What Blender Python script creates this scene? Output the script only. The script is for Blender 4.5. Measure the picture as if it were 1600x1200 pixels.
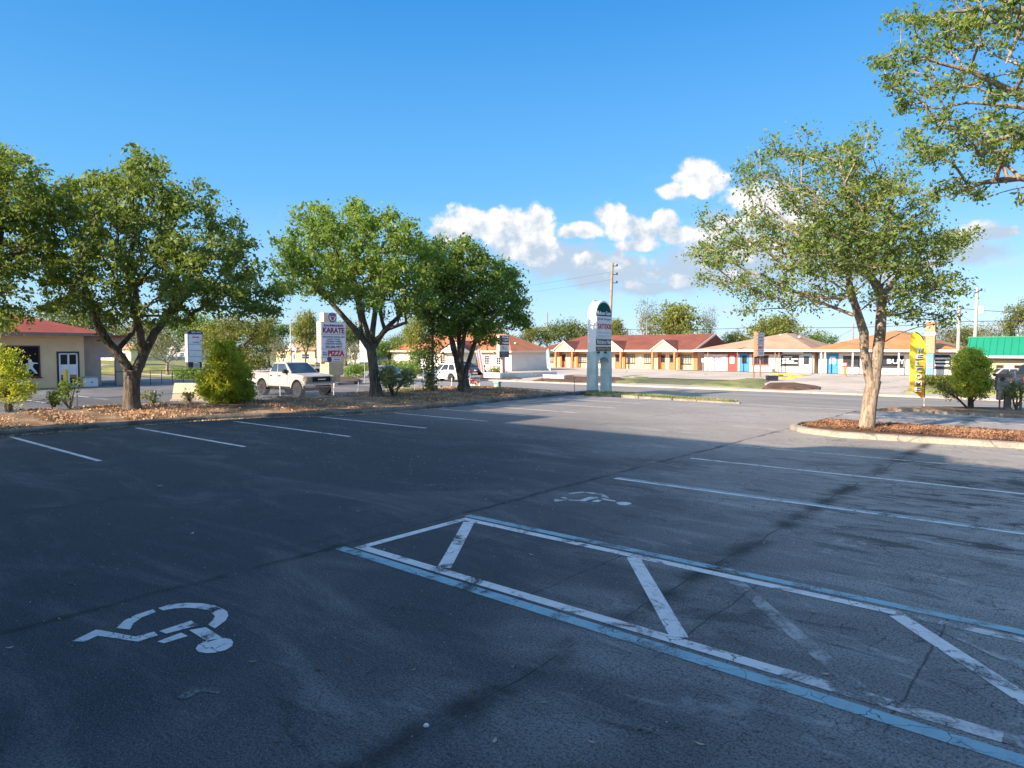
import bpy, bmesh, math, random
import numpy as np
from mathutils import Vector, Matrix
R = math.radians
for o in list(bpy.data.objects): bpy.data.objects.remove(o)
SC = bpy.context.scene
COL = SC.collection
# ------------------------------------------------------------------ camera, sky, sun
FPX, CAMH, HY = 1080.0, 2.4, 546.0
PITCH = math.atan((600 - HY) / FPX)
cam = bpy.data.cameras.new('camera'); co = bpy.data.objects.new('camera', cam); COL.objects.link(co)
co.location = (0, 0, CAMH); co.rotation_euler = (math.pi / 2 - PITCH, 0, 0)
cam.sensor_width = 36; cam.lens = 36 * FPX / 1600; cam.clip_start = .05; cam.clip_end = 6000
SC.camera = co
SC.view_settings.view_transform = 'Standard'; SC.view_settings.look = 'None'
SC.view_settings.exposure = 1.6; SC.view_settings.gamma = 1
SC.render.resolution_x = 1024; SC.render.resolution_y = 768
SUN_EL = 25.0
SUN_DIR = Vector((-.8, -.6, 0)).normalized()          # horizontal direction towards the sun
sun = bpy.data.lights.new('sun', 'SUN'); so = bpy.data.objects.new('sun', sun); COL.objects.link(so)
sun.energy = 3.8; sun.angle = R(.53); sun.color = (1, .80, .60)
ld = Vector((-SUN_DIR.x * math.cos(R(SUN_EL)), -SUN_DIR.y * math.cos(R(SUN_EL)), -math.sin(R(SUN_EL))))
so.rotation_euler = ld.to_track_quat('-Z', 'Y').to_euler(); so.location = (-30, -25, 40)

W = bpy.data.worlds.new('World'); SC.world = W; W.use_nodes = True
nt = W.node_tree; N = nt.nodes; Lk = nt.links; N.clear()
def nd(t, **k):
    n = N.new(t)
    for a, b in k.items(): setattr(n, a, b)
    return n
def setin(n, i, v):
    if isinstance(v, bpy.types.NodeSocket): n.id_data.links.new(v, n.inputs[i])
    else: n.inputs[i].default_value = v
def mth(op, a, b=0.0, c=0.0, clamp=False):
    n = N.new('ShaderNodeMath'); n.operation = op; n.use_clamp = clamp
    for i, v in enumerate((a, b, c)): setin(n, i, v)
    return n.outputs[0]
def ramp01(x, a, b, smooth=True):
    n = N.new('ShaderNodeMapRange'); n.interpolation_type = 'SMOOTHSTEP' if smooth else 'LINEAR'
    setin(n, 0, x); n.inputs[1].default_value = a; n.inputs[2].default_value = b
    n.inputs[3].default_value = 0; n.inputs[4].default_value = 1
    return n.outputs[0]
def cmix(f, a, b, mode='MIX'):
    n = N.new('ShaderNodeMix'); n.data_type = 'RGBA'; n.blend_type = mode
    setin(n, 0, f)
    for i, v in ((6, a), (7, b)):
        if not isinstance(v, bpy.types.NodeSocket) and len(v) == 3: v = (*v, 1)
        setin(n, i, v)
    return n.outputs[2]
def noise(vec, scale, detail=4, rough=.55, dist=0.0, dim='3D'):
    n = N.new('ShaderNodeTexNoise'); n.noise_dimensions = dim
    if vec is not None: setin(n, 'Vector', vec)
    n.inputs['Scale'].default_value = scale; n.inputs['Detail'].default_value = detail
    n.inputs['Roughness'].default_value = rough; n.inputs['Distortion'].default_value = dist
    return n.outputs[0]

sky = nd('ShaderNodeTexSky'); sky.sky_type = 'NISHITA'; sky.sun_disc = False
sky.sun_elevation = R(SUN_EL); sky.sun_rotation = math.atan2(SUN_DIR.x, SUN_DIR.y)
sky.ozone_density = 2.2; sky.air_density = 1.0; sky.dust_density = .3; sky.altitude = 0
hs = nd('ShaderNodeHueSaturation'); hs.inputs['Saturation'].default_value = 1.12
hs.inputs['Hue'].default_value = .505
Lk.new(sky.outputs[0], hs.inputs['Color'])
tc = nd('ShaderNodeTexCoord'); sep = nd('ShaderNodeSeparateXYZ'); Lk.new(tc.outputs['Generated'], sep.inputs[0])
gx, gy, gz = sep.outputs
az = mth('MULTIPLY', mth('ARCTAN2', gx, gy), 57.2958)
el = mth('MULTIPLY', mth('ARCSINE', gz), 57.2958)
cb = nd('ShaderNodeCombineXYZ'); Lk.new(az, cb.inputs[0]); Lk.new(el, cb.inputs[1])
ae = cb.outputs[0]
def wpix(px, py):
    return math.degrees(math.atan((px - 800) / FPX)), math.degrees(math.atan((HY - py) / math.hypot(FPX, px - 800)))
CL = [(735,352,46,26),(700,366,28,16),(800,362,56,30),(842,358,24,38),(770,345,18,16),(830,395,40,20),
      (912,360,28,12),(890,366,18,10),(948,338,24,18),(975,356,30,18),(1005,368,26,16),(1040,350,20,18),(1052,368,26,14),(1000,385,36,9),
      (985,428,34,24),(930,408,30,14),(1020,432,24,12),(962,404,10,12),(1085,276,30,22),(1050,303,24,12),(1105,290,26,18),(1170,310,40,20),
      (1150,372,60,26),(1100,395,36,22),(1135,440,26,16),(1060,440,18,10),(1240,335,50,24),(1520,368,36,14),(1560,366,22,8),
      (1230,395,60,20),(1380,420,60,12)]
CL2 = [(880,410,80,34),(820,390,60,26),(940,430,80,26),(1010,450,70,14),(1090,420,80,44),(1180,400,90,50),(1500,395,60,18),(1330,430,110,20),(1120,360,50,30)]
def cloud_field(vec, CL=CL):
    s = N.new('ShaderNodeSeparateXYZ'); Lk.new(vec, s.inputs[0])
    m = None
    for (px, py, rx, ry) in CL:
        a, e = wpix(px, py); ra = rx / 1080 * 57.3; re_ = ry / 1080 * 57.3
        dx = mth('MULTIPLY', mth('SUBTRACT', s.outputs[0], a), 1 / ra)
        dy = mth('MULTIPLY', mth('SUBTRACT', s.outputs[1], e), 1 / re_)
        q = mth('SUBTRACT', 1.0, mth('SQRT', mth('ADD', mth('MULTIPLY', dx, dx), mth('MULTIPLY', dy, dy))))
        m = q if m is None else mth('SMOOTH_MAX', m, q, .25)
    return m
n1 = noise(ae, .62, 8, .54); n2 = noise(ae, 1.6, 5, .6)
def edge(m, nn): return mth('ADD', m, mth('MULTIPLY', mth('SUBTRACT', nn, .5), 1.75))
cf = mth('ADD', mth('ADD', edge(cloud_field(ae), n1), .20), mth('MULTIPLY', mth('SUBTRACT', n2, .5), .35))
mask = ramp01(cf, -.02, .46)
sh = N.new('ShaderNodeVectorMath'); sh.operation = 'ADD'; Lk.new(ae, sh.inputs[0]); sh.inputs[1].default_value = (-.7, .9, 0)
n1b = noise(sh.outputs[0], .62, 5, .50)
rel = mth('MULTIPLY', mth('SUBTRACT', n1, n1b), 3.0)
a0, e0 = wpix(800, 420); 
hgt = ramp01(el, 6.0, 11.5)
lit = mth('ADD', mth('ADD', mth('MULTIPLY', hgt, .70), rel), .10, clamp=True)
ccol = cmix(lit, (1.45, 1.8, 2.2, 1), (3.0, 2.88, 2.82, 1))
# thin haze band close to the horizon and faint high streaks
strk = N.new('ShaderNodeMapping'); Lk.new(ae, strk.inputs[0]); strk.inputs['Scale'].default_value = (.35, 1.6, 1); strk.inputs['Rotation'].default_value = (0, 0, R(-8))
st = mth('MULTIPLY', mth('MULTIPLY', ramp01(noise(strk.outputs[0], .35, 5, .6), .48, .72), ramp01(el, 16, 3)), mth('MULTIPLY', ramp01(az, -6, 12), .5))
tint = cmix(ramp01(el, 22, 0), (.96, 1.0, 1.10, 1), (.98, .90, 1.12, 1)); skb = cmix(1.0, hs.outputs[0], tint, 'MULTIPLY')
grd = N.new('ShaderNodeValToRGB'); Lk.new(mth('MULTIPLY', el, 1 / 60.0), grd.inputs[0]); cr_ = grd.color_ramp
for i_, (p_, c_) in enumerate(((0.0, (1.12, 1.90, 2.40)), (.06, (.85, 1.75, 2.45)), (.20, (.28, 1.22, 2.30)), (.45, (.03, .72, 1.95)), (1.0, (.04, .50, 1.50)))):
    e_ = cr_.elements[i_] if i_ < 2 else cr_.elements.new(p_)
    e_.position = p_; e_.color = (*[x / 3 for x in c_], 1)
g3 = N.new('ShaderNodeVectorMath'); g3.operation = 'SCALE'; Lk.new(grd.outputs[0], g3.inputs[0]); g3.inputs[3].default_value = 3.0
skb = cmix(.85, skb, g3.outputs[0])
# whitish glow added around the unseen sun, behind left, to lift the shade
sdir = N.new('ShaderNodeVectorMath'); sdir.operation = 'DOT_PRODUCT'; Lk.new(tc.outputs['Generated'], sdir.inputs[0])
sdir.inputs[1].default_value = (SUN_DIR.x * math.cos(R(SUN_EL)), SUN_DIR.y * math.cos(R(SUN_EL)), math.sin(R(SUN_EL)))
fill_glow = mth('POWER', ramp01(sdir.outputs['Value'], .18, 1.0, False), 1.7)
skb = cmix(fill_glow, skb, (4.6, 5.6, 7.0, 1))
skyc = cmix(st, skb, (1.9, 2.3, 2.8, 1))
cf2 = mth('ADD', cloud_field(ae, CL2), mth('MULTIPLY', mth('SUBTRACT', n1, .5), 1.2))
skyc = cmix(mth('MULTIPLY', ramp01(cf2, -.12, .5), .92), skyc, (1.40, 1.75, 2.15, 1))
fin = cmix(mth('MULTIPLY', mask, ramp01(el, 3.6, 6.4)), skyc, ccol)
bg = nd('ShaderNodeBackground'); Lk.new(fin, bg.inputs[0]); bg.inputs[1].default_value = .125
wo = nd('ShaderNodeOutputWorld'); Lk.new(bg.outputs[0], wo.inputs[0])

# ------------------------------------------------------------------ coordinates
# The whole place is laid out in a street frame: u runs along the road (to the right), v away from the shops.
C40, S40 = math.cos(R(40)), math.sin(R(40))
def F(u, v, z=0.0): return Vector((C40 * u + S40 * v, -S40 * u + C40 * v, z))
def UV(X, Y): return (C40 * X - S40 * Y, S40 * X + C40 * Y)
HK = [(-4000, -.5), (34.5, -.5), (47.5, -.5), (58, -.25), (4000, -.25)]
def hv(v):
    for (a, ha), (b, hb) in zip(HK, HK[1:]):
        if v <= b: return ha + (hb - ha) * (v - a) / (b - a)
    return HK[-1][1]
def ray(px, py):
    a = (px - 800) / FPX; b = -(py - 600) / FPX
    return Vector((a, math.cos(PITCH) + b * math.sin(PITCH), -math.sin(PITCH) + b * math.cos(PITCH)))
def G(px, py, z=0.0):
    r = ray(px, py); t = (z - CAMH) / r.z
    return UV(r.x * t, r.y * t)
def GT(px, py):
    z = -.4
    for _ in range(12):
        u, v = G(px, py, z); z = hv(v)
    return u, v, z
def UP(px, v):                       # u on the line v=const seen in column px
    k = (px - 800) / FPX / 1.0
    k = k * 1.0
    return v * (k * C40 - S40) / (C40 + k * S40)
def YD(u, v): return -S40 * u + C40 * v
def ZP(py, Y):
    r = ray(800, py); return CAMH + r.z / r.y * Y
def XP(px, Y): return (px - 800) / FPX * Y

# ------------------------------------------------------------------ mesh helpers
class MB:
    def __init__(s): s.v = []; s.f = []
    def add(s, vs, fs):
        n = len(s.v); s.v += [tuple(p) for p in vs]; s.f += [tuple(i + n for i in f) for f in fs]; return s
    def box(s, x0, x1, y0, y1, z0, z1):
        if x0 > x1: x0, x1 = x1, x0
        if y0 > y1: y0, y1 = y1, y0
        if z0 > z1: z0, z1 = z1, z0
        return s.add([(x0,y0,z0),(x1,y0,z0),(x1,y1,z0),(x0,y1,z0),(x0,y0,z1),(x1,y0,z1),(x1,y1,z1),(x0,y1,z1)],
              [(0,3,2,1),(4,5,6,7),(0,1,5,4),(1,2,6,5),(2,3,7,6),(3,0,4,7)])
    def quad(s, a, b, c, d): return s.add([a, b, c, d], [(0, 1, 2, 3)])
    def prism(s, poly, a0, a1, axis='y'):
        """poly in the plane across axis; extruded along axis from a0 to a1"""
        def P(p, a):
            return (p[0], a, p[1]) if axis == 'y' else ((a, p[0], p[1]) if axis == 'x' else (p[0], p[1], a))
        n = len(poly); A = sum(poly[i][0]*poly[(i+1)%n][1]-poly[(i+1)%n][0]*poly[i][1] for i in range(n))
        if A < 0: poly = poly[::-1]
        vs = [P(p, a0) for p in poly] + [P(p, a1) for p in poly]
        fs = [tuple(range(n))[::-1] if axis != 'y' else tuple(range(n)), tuple(range(n, 2*n)) if axis != 'y' else tuple(range(n, 2*n))[::-1]]
        for i in range(n):
            j = (i + 1) % n
            fs.append((i, j, n + j, n + i) if axis != 'y' else (j, i, n + i, n + j))
        return s.add(vs, fs)
    def cyl(s, p0, p1, r0, r1=None, n=10, caps=True):
        r1 = r0 if r1 is None else r1
        return s.tube([p0, p1], [r0, r1], n, caps)
    def tube(s, pts, rad, n=8, caps=True):
        pts = [Vector(p) for p in pts]; vs = []; ref = None
        for i, p in enumerate(pts):
            d = (pts[min(i+1, len(pts)-1)] - pts[max(i-1, 0)])
            if d.length < 1e-6: d = Vector((0,0,1))
            d.normalize()
            if ref is None: ref = Vector((0,0,1)) if abs(d.z) < .9 else Vector((1,0,0))
            a = (ref - d * ref.dot(d))
            if a.length < 1e-4: a = d.orthogonal()
            a.normalize(); ref = a; b = d.cross(a)
            for k in range(n):
                t = 2*math.pi*k/n; vs.append(p + (a*math.cos(t) + b*math.sin(t)) * rad[i])
        fs = []
        for i in range(len(pts)-1):
            for k in range(n):
                j = (k+1) % n; fs.append((i*n+k, i*n+j, (i+1)*n+j, (i+1)*n+k))
        if caps: fs.append(tuple(range(n))[::-1]); fs.append(tuple(range((len(pts)-1)*n, len(pts)*n)))
        return s.add(vs, fs)
    def lathe(s, prof, c, axis='z', n=20):
        """prof = (radius, height) pairs round an axis through c"""
        vs = []; 
        for r, h in prof:
            for k in range(n):
                t = 2*math.pi*k/n; x, y = r*math.cos(t), r*math.sin(t)
                p = (x, y, h) if axis == 'z' else ((h, x, y) if axis == 'x' else (y, h, x))
                vs.append((c[0]+p[0], c[1]+p[1], c[2]+p[2]))
        fs = [(i*n+k, i*n+(k+1)%n, (i+1)*n+(k+1)%n, (i+1)*n+k) for i in range(len(prof)-1) for k in range(n)]
        fs.append(tuple(range(n))[::-1]); fs.append(tuple(range((len(prof)-1)*n, len(prof)*n)))
        return s.add(vs, fs)
    def build(s, name, mat, parent=None, smooth=False, bevel=0, seg=2, label=None):
        me = bpy.data.meshes.new(name); me.from_pydata(s.v, [], s.f)
        bm = bmesh.new(); bm.from_mesh(me)
        big = [f for f in bm.faces if len(f.verts) > 4]
        if bevel:
            es = [e for e in bm.edges if len(e.link_faces) == 2 and e.calc_face_angle(0) > .5]
            bmesh.ops.bevel(bm, geom=es, offset=bevel, segments=seg, affect='EDGES', clamp_overlap=True)
            big = [f for f in bm.faces if len(f.verts) > 4]
        if big: bmesh.ops.triangulate(bm, faces=big)
        bmesh.ops.recalc_face_normals(bm, faces=bm.faces)
        if smooth:
            for f in bm.faces: f.smooth = True
            for e in bm.edges:
                if len(e.link_faces) == 2 and e.calc_face_angle(0) > R(38): e.smooth = False
        bm.to_mesh(me); bm.free()
        me.materials.append(mat)
        o = bpy.data.objects.new(name, me); COL.objects.link(o)
        if parent is not None: o.parent = parent
        if label: o['label'] = label
        return o
def tag(o, label, cat, group=None, kind=None):
    o['label'] = label; o['category'] = cat
    if group: o['group'] = group
    if kind: o['kind'] = kind
    return o
def TH(name, label, cat, u, v, z=0.0, rot=0.0, group=None):
    o = bpy.data.objects.new(name, None); COL.objects.link(o); o.empty_display_size = .2
    o.location = F(u, v, z); o.rotation_euler = (0, 0, R(-40 + rot)); return tag(o, label, cat, group)
def street(o): o.rotation_euler = (0, 0, R(-40)); return o
def structure(mb, name, mat, **k):
    o = mb.build(name, mat, None, **k); street(o); o['kind'] = 'structure'; return o
def sheet(name, poly, mat, dz=.004, zf=None, kind='structure', skirt=0):
    """flat polygon in street coordinates that follows the terrain"""
    zf = zf or hv
    bm = bmesh.new(); vs = [bm.verts.new((p[0], p[1], 0)) for p in poly]; bm.faces.new(vs)
    for k in (34.5, 47.5, 58):
        bmesh.ops.bisect_plane(bm, geom=bm.verts[:] + bm.edges[:] + bm.faces[:], plane_co=(0, k, 0), plane_no=(0, 1, 0))
    bmesh.ops.triangulate(bm, faces=bm.faces)
    for v in bm.verts: v.co.z = zf(v.co.y) + dz
    bmesh.ops.recalc_face_normals(bm, faces=bm.faces)
    if sum(f.normal.z for f in bm.faces) < 0:
        for f in bm.faces: f.normal_flip()
    me = bpy.data.meshes.new(name); bm.to_mesh(me); bm.free(); me.materials.append(mat)
    o = bpy.data.objects.new(name, me); COL.objects.link(o); street(o)
    if kind: o['kind'] = kind
    return o
def rect(u0, u1, v0, v1): return [(u0, v0), (u1, v0), (u1, v1), (u0, v1)]
def stripe(a, b, w):
    a = Vector(a); b = Vector(b); d = (b - a).normalized(); n = Vector((-d.y, d.x)) * w / 2
    return [tuple(a - n), tuple(b - n), tuple(b + n), tuple(a + n)]
_tc = {}
def text(s, mat, parent, org, xdir, w, h, name='lettering', depth=.012, bold=.0, shear=0.0, keep=False):
    """lettering whose box starts at org (lower left), runs along xdir, up = z; w x h metres"""
    cu = bpy.data.curves.new('t', 'FONT'); cu.body = s; cu.offset = bold; cu.shear = shear; cu.extrude = .02; cu.resolution_u = 2
    ob = bpy.data.objects.new('t', cu); COL.objects.link(ob)
    bpy.context.view_layer.update()
    me = bpy.data.meshes.new_from_object(ob.evaluated_get(bpy.context.evaluated_depsgraph_get()))
    bpy.data.objects.remove(ob)
    c = np.array([v.co[:] for v in me.vertices]); mn = c.min(0); sz = c.max(0) - mn
    sx, sy = w / sz[0], h / sz[1]
    if keep: sx = min(sx, sy)
    xd = Vector(xdir); up = Vector((0, 0, 1)); nr = xd.cross(up)
    off = (w - sz[0] * sx) / 2
    for v in me.vertices:
        p = v.co; v.co = Vector(org) + xd * ((p.x - mn[0]) * sx + off) + up * ((p.y - mn[1]) * sy) + nr * (p.z / .02 * depth)
    me.materials.append(mat)
    o = bpy.data.objects.new(name, me); COL.objects.link(o); o.parent = parent
    return o
def children(o): return [c for c in bpy.data.objects if c.parent == o]
def copy_tree(o, parent=None):
    c = o.copy(); COL.objects.link(c)
    if parent is not None: c.parent = parent
    for ch in children(o): copy_tree(ch, c)
    return c

# ------------------------------------------------------------------ materials
MATS = {}
def mat_new(name):
    global nt, N, Lk
    m = bpy.data.materials.new(name); m.use_nodes = True; nt = m.node_tree; N = nt.nodes; Lk = nt.links; N.clear()
    out = N.new('ShaderNodeOutputMaterial'); b = N.new('ShaderNodeBsdfPrincipled'); Lk.new(b.outputs[0], out.inputs[0])
    return m, b, out
def bump(b, h, strength=.3, dist=.01):
    n = N.new('ShaderNodeBump'); n.inputs['Strength'].default_value = strength; n.inputs['Distance'].default_value = dist
    Lk.new(h, n.inputs['Height']); Lk.new(n.outputs[0], b.inputs['Normal'])
def objco(): return N.new('ShaderNodeTexCoord').outputs['Object']
def posco(): return N.new('ShaderNodeNewGeometry').outputs['Position']
def scaled(vec, s):
    n = N.new('ShaderNodeMapping'); Lk.new(vec, n.inputs[0]); n.inputs['Scale'].default_value = s; return n.outputs[0]
def M(name, col, rough=.7, var=.12, scale=2.0, metal=0.0, spec=.5, bmp=0.0, bscale=30, fine=.0, coord='obj', emit=None):
    if name in MATS: return MATS[name]
    m, b, out = mat_new(name)
    co_ = objco() if coord == 'obj' else posco()
    n = noise(co_, scale, 5, .6); f = ramp01(n, .3, .7)
    dark = tuple(c * (1 - var) for c in col); lite = tuple(min(1, c * (1 + var)) for c in col)
    c = cmix(f, dark, lite)
    if fine:
        c = cmix(mth('MULTIPLY', ramp01(noise(co_, scale * 14, 3, .7), .4, .62), fine), c, tuple(x * .5 for x in col))
    Lk.new(c, b.inputs['Base Color']); b.inputs['Roughness'].default_value = rough; b.inputs['Metallic'].default_value = metal
    b.inputs['Specular IOR Level'].default_value = spec
    if bmp: bump(b, noise(co_, bscale, 4, .6), bmp, .02)
    MATS[name] = m; return m
def voro(vec, scale, feature='DISTANCE_TO_EDGE', rnd=1.0):
    n = N.new('ShaderNodeTexVoronoi'); n.feature = feature; setin(n, 'Vector', vec); n.inputs['Scale'].default_value = scale
    n.inputs['Randomness'].default_value = rnd
    return n.outputs['Distance']
def warp(vec, scale, amt):
    n = N.new('ShaderNodeTexNoise'); Lk.new(vec, n.inputs['Vector']); n.inputs['Scale'].default_value = scale; n.inputs['Detail'].default_value = 4
    a = N.new('ShaderNodeVectorMath'); a.operation = 'MULTIPLY_ADD'; Lk.new(n.outputs['Color'], a.inputs[0])
    a.inputs[1].default_value = (amt, amt, amt); Lk.new(vec, a.inputs[2]); return a.outputs[0]
def asphalt_nodes(co_, lot=True):
    s = N.new('ShaderNodeSeparateXYZ'); Lk.new(co_, s.inputs[0]); u, v, _ = s.outputs
    big = noise(scaled(co_, (.10, .16, .1)), 1.0, 4, .6, .6)
    mid = noise(scaled(co_, (.28, .9, .5)), 1.0, 6, .68, 1.0)
    fine = noise(co_, 46, 4, .75); grit = noise(co_, 85, 2, .6)
    # the surface is paler and more cracked on the right, darker on the left
    tone = ramp01(mth('ADD', mth('MULTIPLY_ADD', u, 1.0, mth('MULTIPLY', v, .55)), mth('MULTIPLY', mth('SUBTRACT', noise(co_, .22, 5, .65, .4), .5), 11)), -5.5, 6.5)
    base = cmix(tone, (.036, .041, .050), (.285, .275, .262))
    base = cmix(mth('MULTIPLY', ramp01(mid, .46, .66), mth('MULTIPLY_ADD', tone, .5, .16)), base, (.40, .385, .365))
    base = cmix(mth('MULTIPLY', ramp01(big, .52, .34), .65), base, (.030, .032, .038))
    base = cmix(mth('MULTIPLY', ramp01(noise(scaled(co_, (.5, 1.6, 1)), 1.0, 6, .7, 1.6), .55, .68), .62), base, (.026, .026, .027))
    base = cmix(mth('MULTIPLY', ramp01(fine, .46, .60), .72), base, (.018, .018, .02))
    base = cmix(mth('MULTIPLY', ramp01(grit, .56, .66), .36), base, (.42, .40, .38))
    far = ramp01(v, 12, 24); base = cmix(mth('MULTIPLY', far, .55), base, (.36, .33, .30))  # sunlight on the far bays put into the asphalt as a paler colour
    stn = mth('MULTIPLY', ramp01(noise(scaled(co_, (.55, 1.5, 1)), 1.0, 6, .72, 2.0), .50, .60), mth('MULTIPLY', ramp01(u, -5, -1.5), mth('MULTIPLY', ramp01(v, 8, 10), ramp01(v, 19, 16))))
    base = cmix(mth('MULTIPLY', stn, .8), base, (.030, .029, .028))
    wht = mth('MULTIPLY', ramp01(noise(scaled(co_, (.35, 1.1, 1)), 2.0, 7, .75, 1.2), .55, .68), mth('MULTIPLY', tone, .75))
    base = cmix(wht, base, (.42, .41, .40))
    spk = ramp01(voro(co_, 16, 'F1'), .13, .09)
    base = cmix(mth('MULTIPLY', spk, mth('MULTIPLY', ramp01(noise(co_, 1.2, 4, .6), .48, .62), .75)), base, (.016, .016, .017))
    w = warp(co_, 1.1, .22)
    wu = N.new('ShaderNodeSeparateXYZ'); Lk.new(w, wu.inputs[0])
    def seam(u0, wd, st, v0=-50, v1=60):
        d = mth('ABSOLUTE', mth('SUBTRACT', wu.outputs[0], u0 + .11))
        k = mth('SUBTRACT', 1.0, ramp01(mth('ADD', d, mth('MULTIPLY', mth('SUBTRACT', noise(co_, 5, 5, .7), .5), .22)), 0, wd))
        core = mth('MULTIPLY', mth('SUBTRACT', 1.0, ramp01(d, .004, .016)), mth('MULTIPLY', st, ramp01(noise(co_, 1.7, 4, .6), .36, .55)))
        return mth('MAXIMUM', core, mth('MULTIPLY', mth('MULTIPLY', k, st), ramp01(noise(co_, .9, 4, .6), .38, .58)))
    sm = mth('MAXIMUM', seam(-3.15, .26, .8), mth('MAXIMUM', seam(-7.0, .10, .8), seam(-16.1, .08, .6)))
    sm = mth('MAXIMUM', sm, seam(-12.0, .09, .3))
    jv = mth('ABSOLUTE', mth('SUBTRACT', mth('FRACT', mth('MULTIPLY', wu.outputs[0], .62)), .5))
    jn = mth('MULTIPLY', mth('SUBTRACT', 1.0, ramp01(jv, 0, .010)), mth('MULTIPLY', ramp01(v, 4.6, 4.9), ramp01(v, 7.4, 7.1)))
    sm = mth('MAXIMUM', sm, mth('MULTIPLY', jn, .7))
    base = cmix(sm, base, (.014, .013, .012))
    # cracks
    c1 = mth('SUBTRACT', 1.0, ramp01(voro(warp(co_, 3.4, .38), .8), 0, .007))
    c2 = mth('SUBTRACT', 1.0, ramp01(voro(warp(co_, 6, .2), 3.2), 0, .022))
    m1 = mth('MULTIPLY', ramp01(noise(co_, .45, 4, .6), .50, .58), mth('MULTIPLY_ADD', tone, .8, .2))
    m2 = mth('MULTIPLY', ramp01(noise(co_, .6, 4, .6), .46, .56), mth('MULTIPLY_ADD', tone, .8, .2))
    cr = mth('MAXIMUM', mth('MULTIPLY', c1, m1), mth('MULTIPLY', c2, m2))
    base = cmix(mth('MULTIPLY', cr, .85), base, (.008, .008, .009))
    return base, cr, fine, grit, tone
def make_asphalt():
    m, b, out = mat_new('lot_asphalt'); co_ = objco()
    base, cr, fine, grit, tone = asphalt_nodes(co_)
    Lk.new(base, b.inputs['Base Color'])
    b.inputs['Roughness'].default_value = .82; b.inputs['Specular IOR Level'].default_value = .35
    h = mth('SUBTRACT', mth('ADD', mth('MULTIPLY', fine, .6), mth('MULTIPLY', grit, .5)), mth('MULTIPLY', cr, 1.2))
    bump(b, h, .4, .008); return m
def make_paint(name, col, wear):
    m, b, out = mat_new(name); co_ = objco()
    base, cr, fine, grit, tone = asphalt_nodes(co_)
    wr = ramp01(mth('ADD', noise(co_, 2.2, 7, .72, .6), mth('MULTIPLY', fine, .18)), wear, wear + .13)
    c = cmix(mth('MULTIPLY', ramp01(noise(co_, 9, 4, .6), .4, .7), .35), col, tuple(x * .62 for x in col))
    c = cmix(wr, c, base)
    cc = mth('SUBTRACT', 1.0, ramp01(voro(warp(co_, 5, .25), 3.4), 0, .022))
    c = cmix(mth('MULTIPLY', cc, ramp01(noise(co_, .8, 3, .6), .44, .56)), c, (.015, .015, .016))
    Lk.new(c, b.inputs['Base Color']); b.inputs['Roughness'].default_value = .7
    bump(b, mth('ADD', fine, grit), .3, .008); return m
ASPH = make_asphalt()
WHITE_P = make_paint('white_paint', (.66, .65, .64), .61)
WHITE_W = make_paint('worn_white_paint', (.58, .57, .56), .54)
FAINT_P = make_paint('faint_paint', (.36, .36, .35), .47)
BLUE_P = make_paint('blue_paint', (.26, .42, .475), .58)
def surf(name, a, b_, scale=1.0, stretch=(1, 1, 1), fine=.4, rough=.85, dark=None, bm=.3, cracks=0):
    m, b, out = mat_new(name); co_ = objco()
    n1 = noise(scaled(co_, stretch), scale, 6, .62, .4)
    c = cmix(ramp01(n1, .32, .68), a, b_)
    f = noise(co_, scale * 22, 3, .7)
    c = cmix(mth('MULTIPLY', ramp01(f, .42, .66), fine), c, dark or tuple(x * .45 for x in a))
    if cracks:
        k = mth('SUBTRACT', 1.0, ramp01(voro(warp(co_, 1.2, .6), cracks), 0, .012))
        c = cmix(mth('MULTIPLY', k, .7), c, tuple(x * .35 for x in a))
    Lk.new(c, b.inputs['Base Color']); b.inputs['Roughness'].default_value = rough; b.inputs['Specular IOR Level'].default_value = .3
    bump(b, f, bm, .02); return m
ROAD = surf('road_asphalt', (.20, .188, .172), (.27, .255, .235), .5, (.25, 1.2, 1), .25)
LOT2 = surf('neighbour_asphalt', (.11, .108, .108), (.185, .178, .172), .4, (.4, 1, 1), .3)
CONC = surf('concrete', (.36, .32, .27), (.47, .42, .36), .7, (1, 1, 1), .22, cracks=.35)
DRIVE = surf('driveway_concrete', (.42, .36, .29), (.54, .475, .40), .25, (1, .6, 1), .2, cracks=.12)
CURB = surf('curb_concrete', (.25, .225, .19), (.40, .36, .30), 1.6, (1, 1, 1), .6, cracks=.4)
CURBD = surf('weathered_curb', (.10, .095, .085), (.24, .22, .195), 1.3, (1, 1, 1), .7, cracks=.5)
MULCH = surf('mulch', (.07, .038, .022), (.21, .115, .065), 2.2, (1, 1, 1), .75, dark=(.035, .02, .012), bm=1)
STRAW = surf('pine_straw', (.16, .10, .06), (.42, .29, .18), 1.1, (1, 1, 1), .6, dark=(.06, .035, .02), bm=1)
GRASS = surf('dry_grass', (.13, .17, .045), (.34, .31, .12), .6, (1, 1, 1), .6, dark=(.05, .06, .02), bm=1)
EARTH = surf('ground_earth', (.10, .13, .05), (.20, .19, .10), .08, (1, 1, 1), .5, bm=.5)
WHT = M('white_painted', (.78, .77, .73), .6, .06)
METW = M('white_metal', (.70, .71, .72), .4, .05)
DARK = M('dark_trim', (.025, .025, .028), .5)
BLK = M('black_rubber', (.02, .02, .02), .85, .2, 8)
CHROME = M('chrome', (.55, .55, .56), .22, .05, metal=1.0)
STEEL = M('galvanised_steel', (.38, .39, .40), .45, .15, 4, metal=.7)
WOODP = M('pole_wood', (.30, .235, .17), .85, .25, 3, fine=.5)
CONCP = M('pole_concrete', (.42, .38, .32), .8, .1, 3)
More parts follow.
